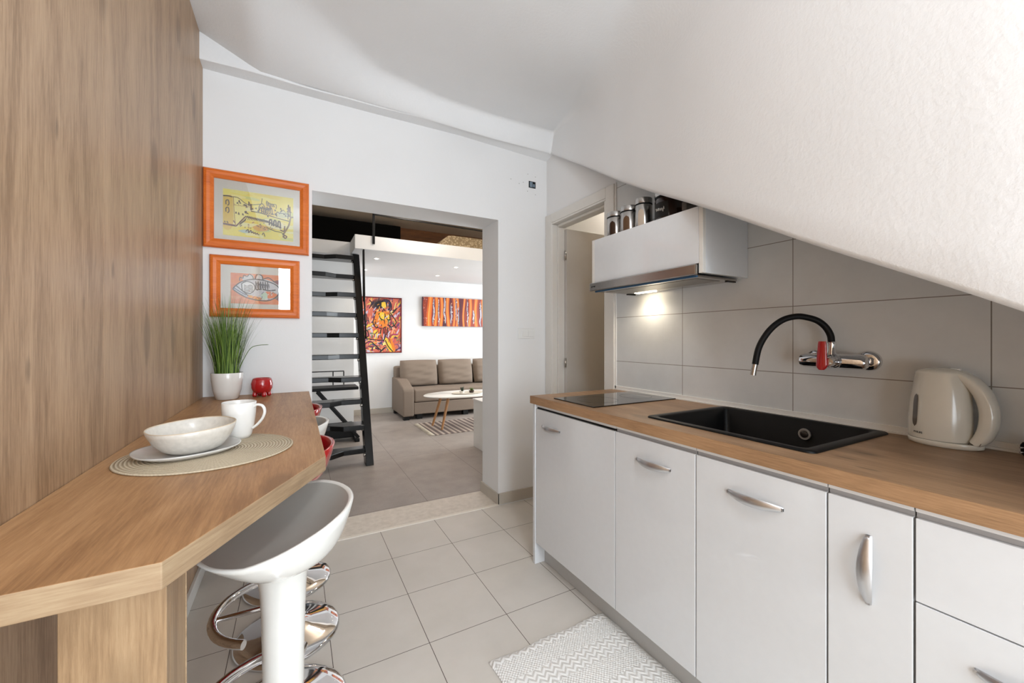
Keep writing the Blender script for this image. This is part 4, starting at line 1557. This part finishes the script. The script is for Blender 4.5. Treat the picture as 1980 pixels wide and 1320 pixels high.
# broad handle sweeping from the lid down to the base
hpts = [(0.012, 0.2145), (-0.016, 0.214), (-0.042, 0.205), (-0.068, 0.184), (-0.088, 0.150), (-0.097, 0.108), (-0.095, 0.065), (-0.086, 0.036), (-0.074, 0.019)]
hw = [0.026, 0.029, 0.030, 0.029, 0.028, 0.027, 0.028, 0.030, 0.032]
ht = [0.006, 0.010, 0.014, 0.0165, 0.018, 0.018, 0.018, 0.017, 0.013]
cp = catmull([(a, b, 0) for a, b in hpts], 5)
hm = MB()
rws = []
for i, p in enumerate(cp):
    t = i / (len(cp) - 1) * (len(hpts) - 1)
    j = min(int(t), len(hpts) - 2)
    f = t - j
    W_, T_ = hw[j] * (1 - f) + hw[j + 1] * f, ht[j] * (1 - f) + ht[j + 1] * f
    q_ = cp[min(i + 1, len(cp) - 1)] - cp[max(i - 1, 0)]
    q_.normalize()
    nx_ = Vector((q_.y, -q_.x, 0))
    row = []
    for k_ in range(20):
        a = 2 * PI * k_ / 20
        ca, sa = math.cos(a), math.sin(a)
        sc = squircle(ca, sa, 3.0)
        row.append((KX + W_ * ca * sc, KY + p.x + nx_.x * T_ * sa * sc, CTZ + p.y + nx_.y * T_ * sa * sc))
    rws.append(row)
hm.grid(rws, 0, True, closed_v=True)
hm.face([i for i in range(20)], 0)
hm.face([len(hm.v) - 20 + i for i in range(20)], 0)
ho = hm.build('handle', M_CREAM, kt, sharp=60)
MB().box(KX - 0.011, KX + 0.011, KY - 0.045, KY - 0.024, CTZ + 0.216, CTZ + 0.2235).build('lid_button', M_PLASTIC, ho, bevel=0.002)
vn = MB()
for k_ in range(4):
    vn.beam((KX - 0.0285 + 0.0, KY - 0.064 - 0.007 * k_, CTZ + 0.016), (KX - 0.0285, KY - 0.067 - 0.007 * k_, CTZ + 0.024), 0.0022, 0.0010)
vn.build('vent_slots', M_WINDOWGREY, ho)
# level window on the spout side
wn = MB()
rws = []
for i in range(15):
    t = i / 14
    h = 0.050 + 0.096 * t
    b_ = interp([(0.03, 0.067), (0.07, 0.0665), (0.12, 0.0640), (0.165, 0.060)], h)
    a_ = interp([(0.03, 0.0545), (0.07, 0.0545), (0.12, 0.052), (0.165, 0.048)], h)
    half = 0.115 * math.sqrt(max(0.0, 1 - (abs(t - 0.5) / 0.5) ** 5)) + 0.002
    row = []
    for k_ in range(7):
        an = R(142) + half * (k_ - 3) / 3
        row.append((KX + (a_ + 0.0009) * math.cos(an), KY - 0.0025 + (b_ + 0.0009) * math.sin(an), CTZ + h))
    rws.append(row)
wn.grid(rws, 0, True)
wn.build('water_window', M_WINDOWGREY, kt)
text_mesh('brand_lettering', 'PHILIPS', 0.0075, M_BLACKM, kt, (KX - 0.0475, KY + 0.040, CTZ + 0.033), (-0.44, -0.90, 0), (0, 0, 1), 0.0003)

# plug at the right edge of the picture
pg = thing('power_plug', 'black power plug on a cord lying on the worktop right of the kettle', 'plug', (1.675, 0.262, CTZ))
pb = MB()
pb.lathe([(0.0, 0.0), (0.012, 0.001), (0.017, 0.008), (0.018, 0.028), (0.014, 0.036), (0.0, 0.037)], (1.675, 0.262, CTZ + 0.0005), 20)
pb.build('plug_body', M_RUBBER, pg, sharp=40)
for dz in (0.014, 0.026):
    MB().tube([(1.660, 0.268, CTZ + dz), (1.644, 0.275, CTZ + dz)], 0.0022, 10).build('pin', M_STEEL, pg)
MB().tube(catmull([(1.675, 0.262, CTZ + 0.030), (1.682, 0.270, CTZ + 0.050), (1.690, 0.262, CTZ + 0.040), (1.680, 0.235, CTZ + 0.010), (1.66, 0.19, CTZ + 0.005),
                   (1.67, 0.10, CTZ + 0.005), (1.69, 0.0, CTZ + 0.005)], 6), 0.0032, 10).build('cord', M_RUBBER, pg)

# wall cabinet with the hood
wc = thing('wall_cabinet', 'white gloss wall cabinet over the hob with glass jars on top', 'wall cabinet', (1.56, 1.354, 1.46))
m = MB()
m.box(1.433, XW - 0.002, 1.020, 1.037, 1.463, 1.727).box(1.433, XW - 0.002, 1.671, 1.688, 1.463, 1.727)
m.box(1.433, XW - 0.002, 1.037, 1.671, 1.710, 1.727).box(XW - 0.014, XW - 0.002, 1.037, 1.671, 1.463, 1.710)
m.build('carcass', M_GLOSS, wc, bevel=0.001)
MB().box(1.415, 1.4325, 1.040, 1.668, 1.503, 1.731).build('flap_door', M_GLOSS, wc, bevel=0.001)
MB().box(1.415, 1.4325, 1.020, 1.0385, 1.463, 1.731).build('side_trim', M_DOOR, wc, bevel=0.001)
MB().box(1.415, 1.4325, 1.6695, 1.688, 1.463, 1.731).build('side_trim', M_DOOR, wc, bevel=0.001)
hd_ = thing('cooker_hood', 'slim steel pull-out cooker hood with its lamp on, under the wall cabinet', 'cooker hood', (1.54, 1.354, 1.455))
MB().box(1.398, 1.4145, 1.0415, 1.690, 1.456, 1.500).build('front_panel', M_STEEL, hd_, bevel=0.004)
MB().box(1.418, 1.700, 1.060, 1.6685, 1.452, 1.4625).build('underside_tray', M_STEEL, hd_, bevel=0.001)
MB().box(1.470, 1.625, 1.090, 1.640, 1.4505, 1.4518).build('grease_filter', plain('filter_mesh', (150, 146, 140), 0.4, 1.0), hd_)
MB().box(1.4155, 1.4245, 1.0500, 1.664, 1.4490, 1.4558).build('blue_film_edge', plain('blue_film', (40, 86, 122), 0.3), hd_)
MB().box(1.640, 1.672, 1.475, 1.600, 1.4490, 1.4515).build('lamp_cover', M_HOODL, hd_)
for yy in (1.07, 1.655):
    MB().box(1.640, 1.700, yy - 0.006, yy + 0.006, 1.446, 1.4515).build('runner', M_BLACKP, hd_)
text_mesh('brand_lettering', 'gorenje', 0.0105, M_BLACKM, hd_, (1.3975, 1.674, 1.476), (0, -1, 0), (0, 0, 1), 0.0003)
point('cooker_hood_lamp_light', (1.652, 1.538, 1.440), 2.0, (1.0, 0.86, 0.66), 0.04, 'SPOT', 165, (0, R(10), 0))


# jars on the cabinet
def jar(loc, r_, h, label, content):
    t = thing('storage_jar', label, 'jar', (0, 0, 0), 'storage jars on the wall cabinet')
    MB().lathe([(0.0, 0.0), (r_ * .96, 0.0), (r_, 0.004), (r_, h * 0.80), (r_ * .96, h * 0.815), (0.0, h * 0.815)], (0, 0, 0), 40).build('jar_body', M_STEEL, t, sharp=40)
    MB().lathe([(r_ * 1.005, h * .815), (r_ * 1.01, h * .845), (r_ * .98, h * .848), (0.0, h * .848)], (0, 0, 0), 40).build('seal', M_RUBBER, t, sharp=40)
    MB().lathe([(0.0, h * .849), (r_ * 1.01, h * .849), (r_ * 1.015, h * .975), (r_ * .97, h), (0.0, h)], (0, 0, 0), 40).build('lid', M_STEEL, t, sharp=40)
    wv = MB()
    rws = []
    for i in range(13):
        q_ = i / 12
        z = h * (0.12 + 0.56 * q_)
        half = 0.36 * math.sqrt(max(0, 1 - (2 * q_ - 1) ** 4)) + 0.01
        rws.append([((r_ + .0012) * math.cos(R(205) + half * (k_ - 3) / 3), (r_ + .0012) * math.sin(R(205) + half * (k_ - 3) / 3), z) for k_ in range(7)])
    wv.grid(rws, 0, True)
    wv.build('sight_window', content, t)
    t.location = loc
    return t


JX, JZ = 1.560, 1.7275
M_PALEC = plain('pale_flour_contents', (206, 190, 172), 0.3, 0, 0.4)
jar((JX, 1.662, JZ), 0.0475, 0.168, 'steel jar with a dark window, leftmost on the wall cabinet', M_BROWNGLASS)
jar((JX, 1.558, JZ), 0.0475, 0.170, 'steel jar with an amber window, second from the left on the wall cabinet', plain('amber_contents', (96, 70, 50), 0.2, 0, 0.4))
jar((JX - 0.002, 1.458, JZ), 0.0420, 0.182, 'slim steel jar with a pale window, third from the left on the cabinet', M_PALEC)
bj = thing('coffee_jar', 'wide dark glass jar with a black label and steel lid on the cabinet', 'jar', (1.578, 1.312, JZ))
o_ = (1.578, 1.312, JZ)
MB().lathe([(0.0, 0.0), (0.066, 0.0), (0.070, 0.004), (0.070, 0.130), (0.066, 0.140), (0.0, 0.140)], o_, 48).build('jar_body', M_BROWNGLASS, bj, sharp=40)
MB().lathe([(0.0, 0.1405), (0.068, 0.1405), (0.068, 0.148), (0.0, 0.148)], o_, 40).build('seal', M_RUBBER, bj, sharp=40)
MB().lathe([(0.0, 0.1485), (0.0705, 0.1485), (0.071, 0.170), (0.067, 0.174), (0.0, 0.174)], o_, 48).build('lid', M_STEEL, bj, sharp=40)
lb = MB()
rws = []
for i in range(2):
    rws.append([(o_[0] + .0712 * math.cos(R(178) + 0.62 * (k_ - 6) / 6), o_[1] + .0712 * math.sin(R(178) + 0.62 * (k_ - 6) / 6), JZ + 0.045 + 0.070 * i) for k_ in range(13)])
lb.grid(rws, 0, True)
lbo = lb.build('label_sticker', plain('black_paper_label', (12, 12, 13), 0.6), bj)
sq = MB()
pts = []
for i in range(26):
    t = i / 25
    an = R(178) + 0.36 * (1 - 2 * t)
    pts.append((o_[0] + .0716 * math.cos(an), o_[1] + .0716 * math.sin(an), JZ + 0.078 + 0.007 * t + 0.007 * math.sin(t * 34) * (1 if t > .12 else 2)))
sq.tube(pts, 0.0011, 6)
sq.build('handwriting', M_WHITE, lbo)
st_ = MB()
st_.box(1.545, 1.640, 1.195, 1.222, JZ, JZ + 0.095)
tag(st_.build('stone_block', M_MARBLE, origin=(1.59, 1.208, JZ), bevel=0.004), 'small grey veined stone block on the cabinet right of the dark jar', 'block')

# ================================================================== SWITCH AND WALL BOX
sw = thing('light_switch', 'white double light switch on the wall beside the bathroom door', 'switch', (1.53, YF, 1.20))
MB().box(1.457, 1.603, YF - 0.008, YF - 0.0003, 1.203, 1.281).build('cover_plate', M_PLASTIC, sw, bevel=0.003)
for a in (1.492, 1.544):
    MB().box(a, a + 0.050, YF - 0.0115, YF - 0.008, 1.219, 1.263).build('rocker', M_PLASTIC, sw, bevel=0.0015)
wb = thing('junction_box', 'small open socket box with wires high on the white wall', 'socket', (1.585, YF, 2.34))
MB().box(1.553, 1.613, YF - 0.0012, YF - 0.0002, 2.345, 2.395).build('box_hole', M_BLACKM, wb)
MB().box(1.560, 1.585, YF - 0.004, YF - 0.0012, 2.350, 2.390).box(1.590, 1.604, YF - 0.004, YF - 0.0012, 2.352, 2.376)\
    .build('terminals', plain('blue_grey_terminals', (120, 136, 150), 0.4), wb)
M_SCREW = plain('dull_screw', (150, 146, 140), 0.5)
for x, z in ((1.545, 2.445), (1.612, 2.435), (1.505, 2.375), (1.40, 2.38), (1.542, 2.315), (1.612, 2.300), (1.47, 2.36)):
    MB().lathe([(0.0, -0.0006), (0.0028, -0.0006), (0.0028, 0.0)], (x, YF, z), 10, axis='y').build('screw', M_SCREW, wb)

# ================================================================== BATH MAT ON THE KITCHEN FLOOR
rgm = MB()
rws = []
nx_, ny_ = 40, 60
x0, x1, y0, y1 = 0.632, 1.183, 0.43, 1.335
for j in range(ny_ + 1):
    row = []
    for i in range(nx_ + 1):
        u, v_ = i / nx_, j / ny_
        x = x0 + (x1 - x0) * u + 0.003 * math.sin(v_ * 23)
        y = y0 + (y1 - y0) * v_ + 0.004 * math.sin(u * 15 + 1) + 0.008 * u
        z = 0.009 + 0.0015 * math.sin(u * 9) * math.sin(v_ * 14)
        if i in (0, nx_) or j in (0, ny_):
            z = 0.002
        row.append((x, y, z))
    rws.append(row)
rgm.grid(rws, 0, True)
tag(rgm.build('bath_mat', M_RUG, origin=(0.9, 0.9, 0.0005)), 'white textured cotton mat on the tiles in front of the sink', 'mat')

# ================================================================== LIVING ROOM
# ---- space saver stairs
stair = thing('loft_stairs', 'steep black stairs with alternating treads leading up to the loft', 'stairs', (0.35, 4.4, 0))


def sline(z):
    return 3.905 + 0.46 * z


for xs in (0.590, 0.0):
    MB().prism([(sline(0) + 0.045, 0.0), (sline(0) + 0.185, 0.0), (sline(2.19) + 0.15, 2.185), (sline(2.19) + 0.03, 2.185)],
               xs, xs + 0.070, 0).build('stringer', M_BLACKP, stair, bevel=0.003)
for i in range(10):
    z = 0.155 + 0.2213 * i
    yc = sline(z) + 0.055
    left = (i % 2 == 0)
    pl_ = [(0.071, -0.105 if left else -0.02), (0.29, -0.105 if left else -0.02), (0.40, -0.02 if left else -0.105), (0.589, -0.02 if left else -0.105),
           (0.589, 0.105), (0.071, 0.105)]
    md = MB().prism([(x, yc + y) for x, y in pl_], z - 0.048, z, 2)
    to = md.build('tread', M_BLACKP, stair, bevel=0.005)
    MB().tube([(0.570, yc - 0.03, z - 0.060), (0.589, yc - 0.03, z - 0.060)], 0.012, 12).build('bracket', M_STEEL, to)
# handrail with its chain-like row of studs
MB().tube([(0.676, sline(1.2) + 0.09, 1.20), (0.672, sline(1.5) + 0.02, 1.60), (0.668, 4.650, 2.19)], 0.009, 10).build('handrail', M_BLACKM, stair)
MB().tube([(0.676, 4.74, 1.62), (0.668, 4.70, 2.19)], 0.006, 8).build('rail_brace', M_BLACKM, stair)
sd_ = MB()
for k_ in range(46):
    z = 0.35 + 0.036 * k_
    sd_.lathe([(0.0, 0.004), (0.004, 0.0), (0.0, -0.001)], (0.6605, sline(z) + 0.075, z), 6, axis='x')
o2 = sd_.build('studs', M_STEEL, stair)
o2['kind'] = 'stuff'

# ---- folded frame behind the stairs
ff = thing('folding_stand', 'black folding metal stand with a flat tray behind the stairs', 'stand', (0.35, 5.15, 0))
MB().box(0.00, 0.66, 4.98, 5.28, 0.605, 0.640).build('tray', M_BLACKM, ff, bevel=0.006)
for a, b in (((0.22, 4.99, 0.60), (0.66, 4.99, 0.04)), ((0.22, 5.27, 0.60), (0.66, 5.27, 0.04))):
    MB().beam(a, b, 0.035, 0.035).build('leg', M_BLACKM, ff, bevel=0.004)
for xx in (0.05, 0.64):
    MB().box(xx - 0.025, xx + 0.025, 4.93, 5.33, 0.0, 0.040).build('foot', M_BLACKM, ff, bevel=0.006)
MB().box(0.08, 0.62, 5.02, 5.24, 0.042, 0.19).build('lower_tray', M_BLACKM, ff, bevel=0.01)
for xx in (0.40, 0.52):
    MB().box(xx, xx + 0.012, 5.27, 5.28, 0.641, 0.80).build('upright', M_BLACKM, ff)
MB().box(0.0, 0.53, 5.27, 5.28, 0.801, 0.812).build('crossbar', M_BLACKM, ff)

# ---- loft things
rl = thing('loft_railing', 'black flat-bar railing fixed to the front of the loft', 'railing', (1.4, 4.625, 2.26))
MB().box(0.757, 0.783, 4.624, 4.6365, 2.256, 3.00).build('post', M_BLACKM, rl, bevel=0.001)
MB().box(2.757, 2.783, 4.624, 4.6365, 2.256, 3.00).build('post', M_BLACKM, rl, bevel=0.001)
MB().beam((0.77, 4.622, 2.583), (2.77, 4.622, 2.560), 0.022, 0.012).build('rail', M_BLACKM, rl)
bedt = thing('loft_bed', 'bed on the loft under a beige patterned quilt', 'bed', (2.4, 5.3, 2.345))
bq = MB()
rws = []
for j in range(21):
    row = []
    for i in range(31):
        u, v_ = i / 30, j / 20
        x = 1.52 + 1.7 * u
        y = 4.86 + 1.4 * v_
        e = min(1.0, (x - 1.52) / 0.26)
        f_ = min(1.0, (y - 4.86) / 0.05)
        z = 2.346 + 0.20 * min(smooth01(e), 1) * (0.15 + 0.85 * smooth01(f_)) + 0.006 * math.sin(9 * x) * math.sin(7 * y)
        if v_ > 0.97:
            z = 2.346
        row.append((x, y, z))
    rws.append(row)
bq.grid(rws, 0, True)
bq.build('quilt', M_QUILT, bedt)
MB().box(1.80, 3.20, 4.93, 6.2, 2.3465, 2.46).build('mattress', M_WHITE, bedt, bevel=0.02)
wd_ = MB().box(-1.6, 1.45, 6.30, 6.60, 2.3465, 2.955)  # plain black block in front of the loft's wood wall
tag(wd_.build('loft_panel', M_LOFTPANEL, origin=(0, 6.45, 2.3465)), 'black low panel against the wood panelling up on the loft', 'wardrobe')

point('loft_fill_light', (1.2, 4.3, 2.7), 9, (1.0, 0.92, 0.84), 0.1)  # unseen fill added to brighten the loft ceiling, no fitting here
# ---- recessed spots under the loft
for n_, (x, y) in enumerate(((0.885, 5.12), (0.885, 6.02), (1.96, 5.22), (1.96, 6.04), (3.05, 5.2), (3.05, 6.04))):
    if n_ < 4:
        lab = ['spotlight nearest the black stairs, under the loft edge', 'spotlight beside the stairs, close to the far wall',
               'spotlight nearest the opening jamb, under the loft edge', 'spotlight above the striped canvas, close to the far wall'][n_]
        t = thing('recessed_spotlight', 'small round lit ' + lab, 'spotlight', (x, y, 2.19), 'recessed spotlights under the loft')
        MB().lathe([(0.030, -0.001), (0.043, -0.0012), (0.045, -0.0001), (0.030, -0.0001)], (x, y, 2.19), 28).build('ring', M_WHITE, t)
        MB().lathe([(0.0, -0.0020), (0.020, -0.0018), (0.024, -0.0002)], (x, y, 2.19), 24).build('lens', M_SPOT, t)
    point('loft_spot_light', (x, y, 2.175), 8.0, (1.0, 0.90, 0.76), 0.03, 'SPOT', 120)

# ---- sofa
sf = thing('sofa', 'taupe fabric sofa bed with loose back cushions by the far wall', 'sofa', (2.4, 6.2, 0))
sx0, sx1, sy0, sy1 = 1.385, 3.50, 5.86, 6.63
for a, b in ((sx0, sx0 + 0.165), (sx1 - 0.165, sx1)):
    ar = MB()
    prof = [(sy0, 0.055), (sy0, 0.42), (sy0 + 0.012, 0.462), (sy0 + 0.05, 0.485), (sy0 + 0.14, 0.500), (sy0 + 0.26, 0.540), (sy0 + 0.40, 0.580), (sy1 - 0.05, 0.590), (sy1, 0.58), (sy1, 0.055)]
    ar.prism(prof, a, b, 0)
    ar.build('armrest', M_SOFA, sf, bevel=0.022, seg=3)
MB().box(sx0 + 0.170, sx1 - 0.170, sy0 + 0.02, sy1 - 0.13, 0.255, 0.445).build('seat_cushion', M_SOFA, sf, bevel=0.03, seg=3)
MB().box(sx0 + 0.170, sx1 - 0.170, sy0 + 0.03, sy1 - 0.10, 0.075, 0.250).build('base_panel', M_SOFA, sf, bevel=0.012)
MB().box(sx0 + 0.02, sx1 - 0.02, sy1 - 0.14, sy1, 0.10, 0.76).build('backrest', M_SOFA, sf, bevel=0.03, seg=3)
for (fx, fy) in ((sx0 + 0.06, sy0 + 0.07), (sx1 - 0.06, sy0 + 0.07), (sx0 + 0.06, sy1 - 0.07), (sx1 - 0.06, sy1 - 0.07), (sx0 + 0.26, sy0 + 0.09), (sx0 + 1.0, sy0 + 0.09)):
    MB().box(fx - 0.04, fx + 0.04, fy - 0.04, fy + 0.04, 0.0, 0.074).build('foot', M_BLACKM, sf)


def cushion(cx, label):
    t = MB()
    n = 18
    rws = []
    w_, h_, d_ = 0.305, 0.205, 0.105
    lean = 0.22
    loc = (cx, sy1 - 0.255, 0.655)
    for side in (-1, 1):
        rws = []
        for j in range(n + 1):
            row = []
            for i in range(n + 1):
                u, v_ = 2 * i / n - 1, 2 * j / n - 1
                ee = (max(0, (1 - abs(u) ** 4)) * max(0, (1 - abs(v_) ** 4))) ** 0.42
                x = w_ * u * (1 - 0.04 * v_ * v_)
                z = h_ * v_ * (1 - 0.03 * u * u)
                wr = 0.006 * math.sin(11 * v_ + 3 * u + cx * 5) * (1 - u * u) + 0.004 * math.sin(17 * v_ - 5 * u)
                y = side * (d_ * ee) + (wr * ee if side < 0 else 0)
                row.append((loc[0] + x, loc[1] + y + lean * z, loc[2] + z))
            rws.append(row)
        t.grid(rws, 0, True, flip=(side > 0))
    o = t.build('back_cushion', M_SOFA, sf, sharp=80)
    return o


for cx in (1.762, 2.385, 3.01):
    cushion(cx, '')

# ---- coffee table, tray, plants
tb_ = thing('coffee_table', 'oval white coffee table on splayed oak legs in front of the sofa', 'table', (2.08, 5.17, 0))
MB().lathe([(0.0, 0.430), (0.560, 0.430), (0.578, 0.436), (0.580, 0.444), (0.572, 0.450), (0.0, 0.450)], (2.075, 5.17, 0), 72, sy=0.56).build('table_top', M_WHITE, tb_, sharp=50)
for a, b in (((1.69, 5.02), (1.80, 5.07)), ((1.66, 5.33), (1.77, 5.27)), ((2.46, 5.02), (2.35, 5.07)), ((2.49, 5.33), (2.38, 5.27))):
    MB().tube([(a[0], a[1], 0.0085), (b[0], b[1], 0.4295)], [0.014, 0.021], 14).build('leg', M_LEGW, tb_, sharp=50)
MB().box(1.74, 2.41, 5.11, 5.23, 0.405, 0.4295).build('frame_rail', M_LEGW, tb_)
TZ = 0.450
tag(MB().lathe([(0.0, 0.0005), (0.20, 0.0005), (0.225, 0.006), (0.23, 0.012), (0.222, 0.012), (0.20, 0.005), (0.0, 0.005)], (2.10, 5.14, TZ), 48, sy=0.6)
    .build('tray', plain('pale_wood_tray', (206, 198, 184), 0.5), origin=(2.10, 5.14, TZ), sharp=50), 'flat oval pale tray on the white coffee table', 'tray')
for (x, y, kind, lab) in ((2.02, 5.14, 0, 'small white pot with a dark succulent, left of the pair on the tray'),
                          (2.16, 5.14, 1, 'small green leafy ball in a dark glass, right of the pair on the tray')):
    t = thing('small_plant', lab, 'plant', (x, y, TZ + 0.0055), 'little plants on the coffee table tray')
    zc_ = TZ + 0.0055
    MB().lathe([(0.0, 0.0), (0.030, 0.0), (0.038, 0.03), (0.036, 0.03), (0.0, 0.026)], (x, y, zc_), 24).build('pot', M_PORC if kind == 0 else M_BROWNGLASS, t, sharp=50)
    lv_ = MB()
    for k_ in range(26):
        a = rg.uniform(0, 2 * PI)
        tl = rg.uniform(0.1, 1.0)
        hh = rg.uniform(0.03, 0.07) if kind == 0 else rg.uniform(0.02, 0.045)
        rr_ = 0.006 + (0.020 if kind == 0 else 0.034) * tl
        lv_.tube([(x + 0.006 * math.cos(a), y + 0.006 * math.sin(a), zc_ + 0.02), (x + rr_ * 0.7 * math.cos(a), y + rr_ * 0.7 * math.sin(a), zc_ + 0.025 + hh * 0.6),
                  (x + rr_ * math.cos(a), y + rr_ * math.sin(a), zc_ + 0.026 + hh)], [0.004, 0.0045, 0.0008], 6)
    lv_.build('leaves', plain('dark_green_leaf', (34, 50, 30), 0.5) if kind == 0 else plain('moss_green_leaf', (84, 104, 42), 0.5), t)

# ---- striped rug with fringe
sr = thing('woven_rug', 'striped brown and cream woven rug with fringe under the coffee table', 'rug', (2.4, 5.19, 0))
MB().box(1.53, 3.30, 4.80, 5.58, 0.0005, 0.008).build('woven_field', M_STRIPE, sr, bevel=0.002)
fg = MB()
for k_ in range(52):
    y = 4.805 + 0.0150 * k_
    dx, dy = rg.uniform(0.05, 0.085), rg.uniform(-0.012, 0.012)
    fg.tube([(1.53, y, 0.005), (1.53 - dx * .5, y + dy * .4, 0.007), (1.53 - dx, y + dy, 0.003)], [0.003, 0.0028, 0.0018], 6)
fg.build('fringe', plain('cream_fringe', (206, 196, 178), 0.9), sr)

# ---- low white cabinet half hidden by the wall
lc = thing('low_cabinet', 'low white cabinet partly hidden behind the right side of the opening', 'cabinet', (1.95, 3.6, 0))
MB().box(1.757, 2.20, 3.10, 4.125, 0.0, 0.515).build('body', M_WHITE, lc, bevel=0.003)
MB().box(1.750, 2.21, 3.09, 4.135, 0.5155, 0.535).build('top_panel', M_WHITE, lc, bevel=0.003)
